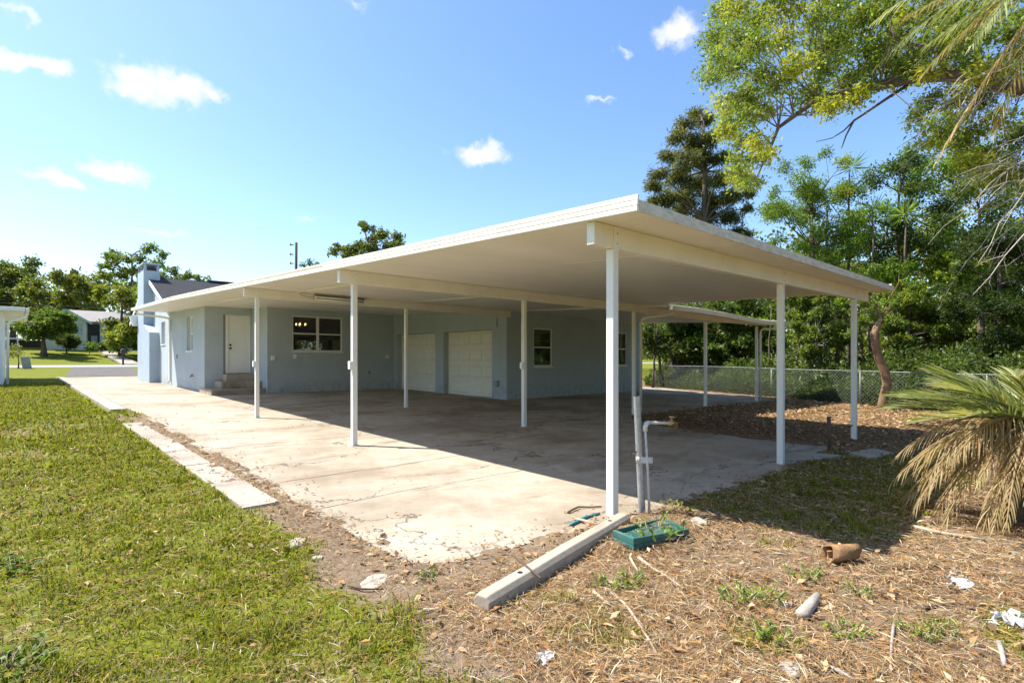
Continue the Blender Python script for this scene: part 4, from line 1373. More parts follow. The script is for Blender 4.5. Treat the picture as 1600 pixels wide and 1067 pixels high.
def build_street_bits():
    p = gp(192, 568); p = Vector((7.0, 58.9, g(7, 58.9)))
    p = Vector((7.1, 59.2, g(0, 59.2)))
    root = empty('mailbox', p, 'dark mailbox on a post at the far kerb', 'mailbox')
    m = MB(); m.box(p.x - .07, p.x + .07, p.y - .07, p.y + .07, p.z - .2, p.z + 1.05); m.build('post', M['mailbox'], root)
    m = MB(); m.prism([(-.2, 0), (.2, 0), (.2, .25), (.14, .4), (0, .46), (-.14, .4), (-.2, .25)], 1, p.y - .5, p.y + .3)
    m.v = [(x + p.x, y, z + p.z + 1.0) for x, y, z in m.v]; m.build('box', M['mailbox'], root, bevel=.02)
    p = Vector((.55, 50.5, g(0, 50.5)))
    m = MB(); m.hexa([(p.x - .18, p.y - .25, p.z - .1), (p.x + .3, p.y - .25, p.z - .1), (p.x + .3, p.y + .25, p.z - .1), (p.x - .18, p.y + .25, p.z - .1), (p.x - .32, p.y - .25, p.z + .80), (p.x + .16, p.y - .25, p.z + .85), (p.x + .16, p.y + .25, p.z + .85), (p.x - .32, p.y + .25, p.z + .80)])
    tag(m.build('utility_box', M['box'], None, bevel=.03), 'tilted grey utility box on the lawn before the street', 'utility box')
    # utility pole behind the roof and a wire over the street
    b = at(461, 560, 60); t = at(463, 379, 60)
    root = empty('utility_pole', (b.x, b.y, g(b.x, b.y)), 'dark utility pole rising behind the carport roof', 'utility pole')
    m = MB(); m.tube([(b.x, b.y, g(b.x, b.y) - .3), tuple(t)], [.19, .14], 10); m.build('pole', M['pole'], root, smooth=True)
    for y in (383, 398, 412):
        q = at(459, y, 60); m = MB(); m.tube([q + Vector((-.35, 0, 0)), q], .05, 6); m.tube([q + Vector((-.35, 0, -.1)), q + Vector((-.35, 0, .1))], [.1, .07], 8); m.build('insulator', M['pole'], root)
    p0, p1 = Vector((-60, 60.3, 6.6)), Vector((60, 60.3, 7.4)); pts = []
    for k in range(25):
        t = k / 24; q = p0.lerp(p1, t); q.z -= 1.1 * 4 * t * (1 - t) * .9; pts.append(q)
    m = MB(); m.tube(pts, .022, 5); tag(m.build('overhead_wire', M['wire'], None), 'thin overhead wire strung along the street', 'wire')


build_neighbour()
build_far_house()
build_street_bits()


# ------------------------------------------------------------------ vegetation
def unit(v): return v / np.maximum(np.linalg.norm(v, axis=-1, keepdims=True), 1e-9)


def leaf_quads(C, D, Nn, Ln, Wd, fold=.12, droop=.1):
    """kite-shaped leaves: four vertices each"""
    D = unit(D); S_ = unit(np.cross(D, Nn)); Nn = np.cross(S_, D)
    Ln = np.broadcast_to(np.asarray(Ln, float).reshape(-1, 1), (len(C), 1)); Wd = np.broadcast_to(np.asarray(Wd, float).reshape(-1, 1), (len(C), 1))
    V = np.stack([C, C + D * Ln * .45 - S_ * Wd * .5 + Nn * Wd * fold, C + D * Ln - Nn * Ln * droop, C + D * Ln * .45 + S_ * Wd * .5 + Nn * Wd * fold], 1).reshape(-1, 3)
    F = np.arange(len(C) * 4).reshape(-1, 4)
    return V, F


def palette(n, cols, var=.25, r_=None):
    r_ = r_ or rng
    c = np.array(cols)[r_.integers(0, len(cols), n)]
    return np.clip(c * (1 + r_.uniform(-var, var, (n, 1))) * (1 + r_.uniform(-.08, .08, (n, 3))), 0.004, .9)


def rand_dirs(r_, n):
    return unit(r_.normal(size=(n, 3)))


GREEN = [(.12, .19, .026), (.16, .225, .03), (.09, .145, .022)]
YELLOW = [(.25, .29, .03), (.32, .31, .03), (.17, .24, .03), (.15, .21, .03)]
DARK = [(.065, .10, .022), (.085, .125, .026), (.11, .15, .03)]
OLIVE = [(.17, .19, .036), (.21, .22, .04), (.12, .15, .03)]
LUSH = [(.15, .25, .026), (.20, .31, .03), (.11, .19, .024)]
DRY = [(.34, .24, .12), (.42, .31, .17), (.26, .17, .08)]


def tree(name, label, cat, base, trunk, clumps, nleaf, ln, wd, cols, seed, bark='bark', group=None, twigs=9, jit=.2, limb=.35, droop=.25, spread=1., accent=None, below=2.5):
    """trunk: [(point, radius)]; clumps: [(centre, radius, squash)]"""
    r_ = np.random.default_rng(seed); rr = random.Random(seed)
    root = empty(name, base, label, cat, group)
    m = MB()
    if trunk:
        m.tube([p for p, _ in trunk], [q for _, q in trunk], 9)
    tp = [Vector(p) for p, _ in trunk]; tr_ = [q for _, q in trunk]
    Cs = []; Ds = []; Ls = []; cc = []
    tot = sum(c[1] ** 2 for c in clumps)
    for ci, (c, r, sq) in enumerate(clumps):
        c = Vector(c)
        if tp:
            best = None
            for i, p in enumerate(tp):
                sc_ = (c - p).length + (below * max(0, p.z - c.z + .2 * r)) + (0 if i else .4 * r)
                if best is None or sc_ < best[0]: best = (sc_, i)
            i = best[1]; p0 = tp[i]; r0 = min(tr_[i] * .7, max(.012, limb * tr_[0] * (.35 + .65 * min(1, r / 2))))
            mid = p0.lerp(c, .5) + Vector((rr.uniform(-.12, .12), rr.uniform(-.12, .12), rr.uniform(-.02, .16))) * (c - p0).length
            q1 = p0.lerp(mid, .5) + Vector((rr.uniform(-.03, .03), rr.uniform(-.03, .03), 0)) * (c - p0).length
            m.tube([p0, q1, mid, mid.lerp(c, .55), c], [r0, r0 * .8, r0 * .6, r0 * .42, r0 * .25], 6, cap=False)
        n = max(6, int(nleaf * r * r / tot))
        k = max(4, int(twigs * rr.uniform(.8, 1.2)))
        td = rand_dirs(r_, k); td[:, 2] = td[:, 2] * .8 + .12; td = unit(td)
        tl = r * r_.uniform(.65, 1.1, k)
        sqv = np.array([1, 1, sq])
        ends = np.array(c) + td * tl[:, None] * sqv
        for e in ends:
            mid = np.array(c) * .5 + e * .5 + r_.normal(size=3) * .06 * r
            m.tube([c, mid, e], [max(.006, .012 * r), max(.004, .008 * r), max(.003, .003 * r)], 4, cap=False)
        w = r_.integers(0, k, n); t = r_.uniform(.18, 1.05, n) ** .75
        pos = np.array(c) + td[w] * (tl[w] * t)[:, None] * sqv + r_.normal(size=(n, 3)) * jit * r * np.array([1, 1, .75])
        d = td[w] * .5 + rand_dirs(r_, n) * .9 * spread; d[:, 2] -= droop
        Cs.append(pos); Ds.append(d); Ls.append(ln * r_.uniform(.6, 1.25, n))
        pl = palette(n, cols, .28, r_)
        if accent is not None and rr.random() < accent[1]: pl = palette(n, accent[0], .25, r_)
        cc.append(pl * (1 + rr.uniform(-.18, .18)))
    C = np.concatenate(Cs); D = np.concatenate(Ds); Lw = np.concatenate(Ls); cl_ = np.concatenate(cc)
    Nn = rand_dirs(r_, len(C)) * .8; Nn[:, 2] += .7
    V, F = leaf_quads(C, D, Nn, Lw, Lw * wd / ln)
    m.build('trunk', M[bark], root, smooth=True, fix=False)
    np_mesh('crown', V, F, M['leaf'], np.repeat(np.clip(cl_, .003, .8), 4, 0), parent=root)
    return root


def px_clumps(lst, d, dj, seed, sq=.85):
    """[(x, y, radius in photo pixels)] at depth about d"""
    rr = random.Random(seed); out = []
    for (x, y, r) in lst:
        dd = d + rr.uniform(-dj, dj)
        out.append((at(x, y, dd), r * dd / FPX, sq))
    return out


def ground_at(x, d):
    p = at(x, HORIZON, d); return Vector((p.x, p.y, gz1(p.x, p.y)))


def std_trunk(x, d, ytop, r, seed, lean=0):
    b = ground_at(x, d); t = at(x + lean, ytop, d); rr = random.Random(seed)
    out = [(b - Vector((0, 0, .15)), r * 1.25)]
    for k in range(1, 6):
        f = k / 5; p = b.lerp(t, f) + Vector((rr.uniform(-.1, .1), rr.uniform(-.1, .1), 0)) * (t - b).length * .12 * (1 if k < 5 else 0)
        out.append((p, r * (1 - .75 * f)))
    return b, out


def scatter(box, n, rlo, rhi, seed):
    rr = random.Random(seed); x0, x1, y0, y1 = box; out = []
    for _ in range(n):
        # elliptical filling
        while True:
            u, v = rr.uniform(-1, 1), rr.uniform(-1, 1)
            if u * u + v * v < 1: break
        out.append(((x0 + x1) / 2 + u * (x1 - x0) / 2, (y0 + y1) / 2 + v * (y1 - y0) / 2, rr.uniform(rlo, rhi)))
    return out


def px_tree(name, label, x, d, ytop, r, cl, dj, nleaf, ln, cols, seed, cat='tree', lean=0, wd=None, **kw):
    b, t = std_trunk(x, d, ytop, r, seed, lean)
    return tree(name, label, cat, b, t, px_clumps(cl, d, dj, seed), nleaf, ln, wd or ln * .55, cols, seed, **kw)


def build_far_trees():
    G_ = 'trees across the street'
    px_tree('dark_oak', 'dark spreading oak above the white outbuilding', 20, 84, 440, .45, scatter((-60, 62, 405, 500), 26, 13, 24, 1) + [(48, 412, 14), (10, 420, 16), (35, 432, 15)], 4, 18000, 0.483, DARK + OLIVE, 101, group=G_)
    px_tree('broad_oak', 'broad grey-green oak standing behind the round dark tree', 100, 80, 450, .45, scatter((55, 158, 424, 505), 26, 11, 20, 2) + [(112, 428, 12), (128, 440, 10), (145, 452, 8)], 4, 18000, 0.437, OLIVE, 102, group=G_)
    px_tree('yellow_green_tree', 'yellow-green leafy tree beside the porch of the cream house', 190, 57, 470, .25, scatter((168, 262, 448, 545), 24, 11, 18, 3) + [(150, 462, 10), (165, 470, 12), (172, 522, 10), (190, 535, 12), (206, 520, 13), (160, 452, 9)], 3, 19800, 0.310, YELLOW + OLIVE, 103, group=G_)
    px_tree('sparse_tree', 'tall sparse tree rising behind the chimney', 205, 72, 400, .28, scatter((158, 240, 392, 460), 16, 8, 15, 4) + [(238, 385, 9), (228, 392, 9), (250, 398, 10), (246, 412, 11), (170, 402, 9), (165, 415, 8), (185, 430, 14), (268, 424, 10), (290, 430, 9), (308, 434, 9), (255, 432, 14), (280, 440, 12), (325, 440, 8)], 3, 8320, 0.368, OLIVE + GREEN, 104, group=G_)
    px_tree('round_tree', 'round dark green tree with forked trunk before the cream house', 68, 53, 520, .3, scatter((32, 104, 487, 522), 28, 9, 15, 5), 2, 14400, 0.299, GREEN + DARK, 105, group=G_)
    px_tree('spiky_bush', 'dark rounded bush under the shuttered window', 104, 56, 535, .08, scatter((92, 117, 519, 542), 16, 6, 9, 6), .6, 6000, .34, DARK, 106, cat='bush', wd=.07)
    px_tree('porch_shrub', 'low dark shrubs below the porch of the cream house', 185, 56, 543, .06, scatter((158, 226, 536, 548), 14, 6, 9, 16), 1, 2500, .22, DARK, 116, cat='bush')
    px_tree('door_shrub', 'small light green shrub by the dark front door', 140, 57, 543, .04, scatter((131, 150, 537, 545), 7, 4, 6, 17), .5, 900, .18, LUSH, 117, cat='bush')
    px_tree('thin_shrub', 'thin leggy shrub beside the grey utility box', 29, 37, 552, .05, scatter((12, 42, 538, 560), 9, 5, 9, 7), .6, 420, .13, OLIVE, 107, cat='bush')
    px_tree('roof_tree', 'oak whose top shows above the carport roof', 575, 46, 380, .3, [(575, 358, 11), (566, 352, 8), (590, 372, 14), (600, 366, 12), (620, 372, 12), (608, 385, 16), (580, 385, 16), (560, 386, 12), (548, 392, 12), (530, 388, 10), (520, 394, 9), (540, 402, 14), (570, 405, 18), (600, 402, 18), (626, 385, 8)], 2, 7800, 0.230, OLIVE + DARK, 108, group='trees behind the house')
    px_tree('low_roof_tree', 'tree tip just showing over the carport roof beside the utility pole', 484, 50, 430, .2, [(484, 411, 7), (472, 414, 6), (495, 414, 6), (480, 430, 14)], 1, 700, .2, DARK, 109, group='trees behind the house')
    px_tree('bald_cypress', 'tall dark conifer rising above the carport roof corner', 1098, 40, 190, .42,
            [(1085, 180, 11), (1070, 195, 13), (1100, 190, 13), (1058, 215, 13), (1085, 222, 19), (1112, 215, 13), (1045, 245, 13), (1072, 252, 19), (1105, 250, 17), (1130, 245, 12), (1030, 270, 13), (1060, 280, 19), (1092, 285, 20), (1125, 280, 16), (1150, 275, 11),
             (1020, 290, 13), (1045, 308, 17), (1078, 312, 20), (1110, 315, 20), (1145, 305, 16), (1172, 300, 10), (1022, 315, 11), (1060, 335, 17), (1100, 345, 20), (1140, 340, 16), (1165, 325, 9), (1150, 362, 12), (1110, 372, 17), (1168, 364, 8)],
            2.2, 34000, 0.345, [(.13, .14, .035), (.095, .11, .03), (.17, .165, .04)], 110, wd=.06, group='trees behind the house', droop=.5, twigs=16, jit=.3)
    # the wood that closes the view all round
    r_ = np.random.default_rng(9); n = 120000
    az = r_.uniform(0, 2 * np.pi, n); rad = r_.uniform(125, 165, n)
    top = 8 + 9 * fbm(az * 14, az * 0, 1.0, 5)
    x, y = rad * np.cos(az), rad * np.sin(az); z = G(x, y) + r_.uniform(0, 1, n) ** .8 * top
    C = np.stack([x, y, z], 1); V, F = leaf_quads(C, rand_dirs(r_, n), rand_dirs(r_, n), r_.uniform(.55, 1.2, n), r_.uniform(.4, .8, n))
    n2 = 90000
    az2 = np.radians(r_.uniform(-40, 38, n2)); rad2 = r_.uniform(33, 62, n2); x2, y2 = rad2 * np.cos(az2), rad2 * np.sin(az2)
    C2 = np.stack([x2, y2, 1.5 + r_.uniform(0, 1, n2) ** .9 * (4 + 5 * fbm(x2, y2, .12, 77))], 1)
    V2, F2 = leaf_quads(C2, rand_dirs(r_, n2), rand_dirs(r_, n2), r_.uniform(.18, .38, n2), r_.uniform(.12, .24, n2))
    F = np.concatenate([F, F2 + len(V)]); V = np.concatenate([V, V2]); n += n2
    o = np_mesh('far_wood', V, F, M['leaf'], np.repeat(palette(n, DARK + OLIVE, .3, r_), 4, 0), kind='stuff')
    tag(o, 'far wood closing the horizon all round', 'wood')


def build_thicket():
    G_ = 'trees and shrubs beyond the fence'
    # airy broad-leaved tree beside the roof corner
    px_tree('feathery_tree', 'feathery bright green tree behind the carport front edge', 1268, 20.5, 330, .14, scatter((1205, 1345, 250, 480), 34, 14, 26, 21) + [(1228, 262, 13), (1212, 300, 12), (1205, 340, 12), (1290, 240, 12), (1320, 252, 13), (1214, 375, 12)], 1.6, 27404, 0.121, GREEN + LUSH, 121, group=G_, wd=.04, accent=(YELLOW, .3), jit=.28)
    px_tree('dark_leaved_tree', 'dark leaved tree with drooping twigs standing among yuccas', 1405, 22, 300, .16, scatter((1335, 1480, 250, 480), 32, 16, 28, 22) + [(1420, 240, 14), (1445, 225, 14), (1395, 262, 14), (1470, 260, 18), (1500, 250, 20), (1530, 245, 20)], 1.8, 24960, 0.138, [(.045, .07, .02), (.065, .1, .024), (.10, .15, .03)], 122, group=G_, wd=.06, accent=(LUSH, .4), jit=.28)
    px_tree('backing_tree', 'olive green tree rising behind the hanging dead twigs', 1530, 25, 330, .2, scatter((1450, 1640, 235, 470), 34, 20, 34, 23), 2, 23400, 0.161, OLIVE + GREEN, 123, group=G_, accent=(YELLOW, .35), jit=.28)
    px_tree('golden_shrub', 'bright yellow-green shrub glowing just above the roof edge', 1255, 23, 440, .08, scatter((1190, 1310, 385, 470), 18, 13, 20, 24), 1, 16000, 0.127, YELLOW, 124, group=G_)
    px_tree('lime_shrub', 'lime green shrub lit between the cedar and the dark leaved tree', 1490, 20.5, 440, .07, scatter((1455, 1530, 385, 445), 12, 10, 18, 25), .8, 9000, 0.115, YELLOW + LUSH, 125, group=G_)
    px_tree('soft_cedar', 'soft dark green cedar with layered sprays at the photo edge', 1560, 17.5, 400, .16, scatter((1470, 1660, 365, 570), 44, 16, 28, 26), 1.2, 36960, 0.127, [(.035, .06, .018), (.05, .08, .02), (.075, .12, .026)], 126, group=G_, wd=.035, droop=.35, twigs=12)
    px_tree('deep_green_tree', 'deep green shrub overhanging the fence behind the patio posts', 1050, 25, 500, .13, scatter((995, 1115, 485, 575), 24, 15, 24, 27), 1.6, 26400, 0.149, DARK, 127, group=G_, accent=(GREEN, .2))
    px_tree('patio_tree', 'dense dark tree seen between the two patio posts', 1150, 24, 500, .13, scatter((1095, 1225, 470, 570), 26, 15, 24, 28), 1.6, 28800, 0.149, DARK + GREEN[:1], 128, group=G_, accent=(LUSH, .15))
    px_tree('pale_twigged_shrub', 'tangled grey-green shrub with pale twigs between the two rear front posts', 1275, 19.2, 520, .08, scatter((1222, 1335, 465, 560), 24, 11, 20, 29), 1.0, 16720, 0.109, GREEN + OLIVE, 129, group=G_, bark='palestick')
    px_tree('sunlit_bush', 'sunlit yellowish bush behind the bare crooked trunk', 1420, 18.6, 500, .09, scatter((1345, 1500, 455, 560), 30, 12, 22, 30), 1.0, 21600, 0.115, OLIVE + GREEN, 130, group=G_, accent=(YELLOW, .25))
    px_tree('hedge_bush', 'low lit green bush behind the fence near the palm', 1450, 16.6, 600, .05, scatter((1395, 1520, 575, 632), 22, 9, 16, 31), .8, 12800, 0.098, LUSH + GREEN, 131, cat='bush', group=G_, accent=(YELLOW, .3))
    px_tree('corner_bush', 'dark low bush at the fence foot beyond the palm tips', 1560, 15.5, 600, .05, scatter((1500, 1640, 560, 640), 22, 12, 20, 32), .8, 14400, 0.103, [(.035, .06, .018), (.06, .09, .02), (.10, .16, .03)], 132, cat='bush', group=G_)
    # unseen trees added to block sky light, also there for reflections in the panes
    for k, (a, b, h, w) in enumerate(((21, -5, 8, 3.2), (18, -11, 9, 3.5), (4, -15, 8.5, 4))):
        z = gz1(a, b); r3 = random.Random(k)
        cl = [((a + r3.uniform(-w, w), b + r3.uniform(-w, w), z + h * r3.uniform(.12, 1)), r3.uniform(.9, 1.5), .85) for _ in range(22)]
        tree('yard_tree', ['leafy tree beyond the fence reflected in the garage panes', 'tall leafy tree behind the palm', 'leafy tree behind the straw patch'][k], 'tree', (a, b, z), [((a, b, z - .1), .25), ((a + .1, b, z + h * .4), .18), ((a, b + .1, z + h * .8), .08)], cl, 9000, .30, .17, GREEN + LUSH, 140 + k, group='trees round the yard')
    # bare crooked trunk inside the fence
    d = 14.2
    b = ground_at(1378, d)
    T = [(at(1378, 646, d), 0.136), (at(1380, 625, d), 0.108), (at(1386, 600, d), 0.108), (at(1383, 580, d), 0.112), (at(1373, 560, d), 0.100), (at(1368, 540, d), 0.096), (at(1366, 522, d), 0.104), (at(1372, 508, d), 0.088), (at(1378, 496, d), 0.033)]
    tree('crooked_tree', 'bare crooked tan trunk standing before the chain link fence', 'tree', b, T, px_clumps([(1335, 440, 16), (1350, 470, 15), (1318, 470, 12), (1342, 505, 12), (1405, 420, 18), (1425, 445, 18), (1440, 470, 16), (1400, 470, 14), (1362, 425, 14), (1325, 520, 9), (1410, 505, 12), (1372, 490, 14), (1388, 480, 15), (1356, 500, 11), (1395, 500, 11)], d + .3, .5, 3), 3600, .085, .045, LUSH + GREEN, 133, bark='redbark', limb=.2)
    # undergrowth along the fence
    r_ = np.random.default_rng(12); n = 95000
    b_ = r_.uniform(-3, 14, n); off = np.abs(r_.normal(0, 2.2, n)) + .05
    a_ = 16.6 + .33 * b_ + off
    hh = (.15 + 1.1 * fbm(a_, b_, .8, 8)) * r_.uniform(0, 1, n) * (.35 + .75 * np.minimum(2.2, off)) * (1 - .55 * np.exp(-((b_ - 10.9) / .7) ** 2))
    C = np.stack([a_, b_, gz(a_, b_) + hh], 1); D = rand_dirs(r_, n); D[:, 2] = np.abs(D[:, 2]) * .8
    V, F = leaf_quads(C, D, rand_dirs(r_, n) + np.array([0, 0, .6]), r_.uniform(.06, .19, n), r_.uniform(.03, .07, n))
    o = np_mesh('undergrowth', V, F, M['leaf'], np.repeat(palette(n, GREEN[2:] + DARK + [(.04, .065, .018)], .35, r_), 4, 0), kind='stuff')
    tag(o, 'leafy undergrowth along the chain link fence', 'undergrowth')
    # stems in the shade
    rr = random.Random(4)
    for k, (x, d, y, r, ln_) in enumerate(((1020, 23.5, 500, .06, 8), (1035, 23.8, 490, .08, -14), (1052, 24.2, 495, .05, 16), (1200, 21, 480, .06, 5), (1285, 19.6, 470, .13, -6), (1305, 19.4, 480, .10, 8), (1160, 23, 500, .07, -10), (1350, 20, 480, .09, -8), (1240, 20, 500, .05, 14))):
        b, t = std_trunk(x, d, y, r, 60 + k, ln_)
        m = MB(); m.tube([p for p, _ in t], [q for _, q in t], 8)
        tag(m.build('bare_stem', M['bark'], None, smooth=True, fix=False), ['slim dark stem nearest the house corner', 'leaning dark stem crossing its neighbour by the house corner', 'thin stem leaning towards the garden table', 'dark stem beside the outer patio post', 'thick dark stem behind the pale twigged shrub', 'second thick stem left of the end post', 'stem between the patio posts leaning away', 'dark stem behind the crooked tan trunk', 'thin slanting stem next to the middle front post'][k], 'stem', 'stems in the shade of the thicket')
    # yuccas
    r_ = np.random.default_rng(33)
    for k, (x, y, d, n, L_) in enumerate(((1331, 262, 21, 46, 1.0), (1412, 335, 19, 60, 1.05), (1366, 325, 20.5, 46, .9), (1262, 300, 21.5, 40, .9), (1296, 318, 21.8, 40, .8))):
        c = at(x, y, d); b, t = std_trunk(x + (4 if k % 2 else -4), d, y + 4, .09, 80 + k)
        root = empty('yucca_tree', b, ['topmost spiky yucca rosette against the sky', 'large spiky yucca rosette low beside the dark leaved tree', 'spiky yucca rosette between two taller neighbours', 'half hidden yucca rosette inside the feathery tree', 'small yucca rosette next to the topmost one'][k], 'yucca', 'yuccas beyond the fence')
        m = MB(); m.tube([p for p, _ in t], [q for _, q in t], 8); m.build('trunk', M['bark'], root, smooth=True, fix=False)
        n = int(n * 1.5); dr = rand_dirs(r_, n); dr[:, 2] = dr[:, 2] * .75 + .2; dr = unit(dr)
        C = np.array(c) + dr * .04
        V, F = leaf_quads(C, dr, np.cross(dr, rand_dirs(r_, n)), L_ * .78 * r_.uniform(.55, 1.05, n), .042, .1, .10)
        np_mesh('crown', V, F, M['leaf'], np.repeat(palette(n, LUSH + GREEN, .2, r_), 4, 0), parent=root)
    # garden table with leafy pots beyond the fence
    p = ground_at(1083, 29.0); z = at(1083, 585, 29).z
    root = empty('garden_table', p, 'low wooden garden table beyond the fence', 'table')
    m = MB(); m.box(p.x - 1.0, p.x + 1.0, p.y - .45, p.y + .45, z - .05, z); m.build('tabletop', M['stick'], root)
    for sx in (-.9, .9):
        for sy in (-.38, .38):
            m = MB(); m.box(p.x + sx - .04, p.x + sx + .04, p.y + sy - .04, p.y + sy + .04, p.z - .05, z - .051); m.build('leg', M['darkstick'], root)
    tree('potted_shrub', 'bright green leafy plant spilling over the garden table', 'plant', (p.x, p.y, z), [((p.x, p.y, z), .05), ((p.x, p.y, z + .3), .03)], [((p.x + dx, p.y + dy, z + .35 + dz), .38, .8) for dx, dy, dz in ((-.75, 0, .05), (-.3, .1, .2), (.15, -.05, .1), (.55, .1, .25), (.85, 0, .0))], 1800, .2, .13, LUSH, 150)


def frond_arrays(base, direc, length, sag, nl, ll, lw, r_, cols, twist=0., ang=.75, side_droop=.35):
    """pinnate frond: rachis points and leaflets"""
    base = np.array(base, float); d = unit(np.array([direc], float))[0]
    t = np.linspace(0, 1, 14)
    hor = d.copy(); P = base + d * (t * length)[:, None]; P[:, 2] -= sag * length * t ** 2.1
    T = unit(np.gradient(P, axis=0))
    sd = unit(np.cross(T, np.array([0, 0, 1.0]))); up = np.cross(sd, T)
    C = []; D = []; N_ = []; L_ = []
    for k in range(nl):
        u = .10 + .9 * k / (nl - 1); i = u * 13; j = min(12, int(i)); f = i - j
        p = P[j] * (1 - f) + P[j + 1] * f; tt = T[j]; s_ = sd[j]; uu = up[j]
        prof = math.sin(math.pi * min(1, .12 + .86 * u) ** .8) * .8 + .25
        for sg in (-1, 1):
            a = ang * (1 - .45 * u) * r_.uniform(.8, 1.2)
            dd = tt * math.cos(a) + s_ * sg * math.sin(a) + uu * .22 - np.array([0, 0, 1]) * side_droop * r_.uniform(.4, 1.3)
            C.append(p); D.append(dd); N_.append(uu + s_ * sg * .5 + r_.normal(size=3) * .25); L_.append(ll * prof * r_.uniform(.8, 1.15))
    n = len(C)
    return P, np.array(C), np.array(D), np.array(N_), np.array(L_), np.full(n, lw), palette(n, cols, .22, r_)


def strap_leaves(C, D, Nn, L_, W, bend):
    """long leaflets of two segments that bend over: six vertices, two quads + tip"""
    D = unit(D); S_ = unit(np.cross(D, Nn)); L_ = L_[:, None]; W = W[:, None]
    g_ = np.array([0, 0, -1.0]); p1 = C + D * L_ * .4; D2 = unit(D + g_ * bend); p2 = p1 + D2 * L_ * .35; D3 = unit(D2 + g_ * bend); p3 = p2 + D3 * L_ * .3
    V = np.stack([C - S_ * W * .3, C + S_ * W * .3, p1 + S_ * W * .5, p1 - S_ * W * .5, p2 + S_ * W * .4, p2 - S_ * W * .4, p3 + S_ * W * .06, p3 - S_ * W * .06], 1).reshape(-1, 3)
    b = np.arange(len(C))[:, None] * 8
    F = np.concatenate([b + np.array([[0, 1, 2, 3]]), b + np.array([[3, 2, 4, 5]]), b + np.array([[5, 4, 6, 7]])], 0)
    return V, F


def palm(name, label, crown, base, tr, fronds, seed, cols_bark='bark'):
    r_ = np.random.default_rng(seed)
    root = empty(name, base, label, 'palm')
    m = MB(); b = Vector(base); c = Vector(crown)
    m.tube([b - Vector((0, 0, .1)), b.lerp(c, .5), c], [tr * 1.2, tr, tr * .8], 12); m.build('trunk', M[cols_bark], root, smooth=True)
    for (d, length, sag, nl, ll, lw, cols, bend, ang, sdp) in fronds:
        P, C, D, N_, L_, W, cl_ = frond_arrays(crown, d, length, sag, nl, ll, lw, r_, cols, ang=ang, side_droop=sdp)
        V, F = strap_leaves(C, D, N_, L_, W, bend)
        mm = MB(); mm.tube([tuple(p) for p in P], list(np.linspace(.018, .004, len(P))), 5)
        nb = len(V); V2 = np.concatenate([V, np.array(mm.v)]); rf = np.array([f for f in mm.f if len(f) == 4]) + nb
        F2 = np.concatenate([F, rf])
        cc = np.concatenate([np.repeat(cl_, 8, 0), np.tile(np.array([cols[0]]), (len(mm.v), 1))])
        np_mesh('frond', V2, F2, M['leaf'], cc, parent=root)


def build_palms():
    rr = random.Random(8)
    BLUE = [(.24, .27, .10), (.30, .33, .15), (.17, .21, .07), (.38, .36, .18)]
    STRAW = [(.40, .29, .14), (.46, .35, .19), (.33, .22, .10), (.36, .28, .12)]
    # camera-left is (-A, +B); fronds go all round
    fr = []
    for k in range(13):
        t = math.radians(95 + k * 360 / 13 + rr.uniform(-6, 6)); e = rr.uniform(.25, .95)
        fr.append(((math.cos(t), math.sin(t), e), rr.uniform(.85, 1.08), rr.uniform(.16, .36), 25, .37, .0125, BLUE, .10, .50, .08))
    for k, (t, e) in enumerate(((128, .42), (140, .22), (150, .55), (118, .3), (160, .3), (135, .75))):
        t = math.radians(t); fr.append(((math.cos(t), math.sin(t), e), 1.05, .2, 26, .40, .0125, BLUE, .08, .45, .06))
    for k in range(20):
        t = math.radians(60 + k * 360 / 20 + rr.uniform(-8, 8))
        fr.append(((math.cos(t), math.sin(t), rr.uniform(-.05, .2)), rr.uniform(.8, 1.15), rr.uniform(.55, .95), 24, .30, .009, STRAW, .5, .7, .7))
    for k in range(16):
        t = math.radians(100 + k * 6 + rr.uniform(-4, 4))
        fr.append(((math.cos(t), math.sin(t), rr.uniform(-.2, .42)), rr.uniform(.8, 1.12), rr.uniform(.45, .95), 28, .32, .009, STRAW, .45, .7, .7))
    c = (6.15, .30, .80)
    palm('pindo_palm', 'low palm with grey-green fronds over a skirt of dry tan ones', c, (c[0], c[1], gz1(c[0], c[1])), .16, fr, 5)
    # tall palm whose fronds hang into the sky
    GOLD = [(.26, .20, .05), (.30, .19, .04), (.20, .19, .055), (.15, .16, .05)]
    fr = []
    c = at(1690, -70, 6.8)
    for (x, y, d, sg, cols) in ((1440, 20, 6.4, .18, GOLD), (1490, 95, 6.9, .35, GOLD), (1560, 60, 6.2, .4, BLUE), (1400, -60, 6.8, .15, GOLD), (1520, 190, 7.3, .3, STRAW), (1600, 150, 6.4, .4, GOLD), (1470, 60, 7.5, .2, BLUE)):
        v = at(x, y, d) - c; L_ = v.length; v.z += sg * L_
        fr.append((tuple(v), L_ * 1.02, sg, 46, .52, .017, cols, .35, .65, .5))
    for k in range(7):
        t = math.radians(-60 - k * 36); fr.append(((math.cos(t), math.sin(t), .35), 2.4, .5, 40, .5, .018, BLUE, .3, .7, .5))
    b = ground_at(1690, 6.8)
    palm('tall_palm', 'tall palm out of frame whose golden fronds droop over the oak limb', c, b, .17, fr, 6)


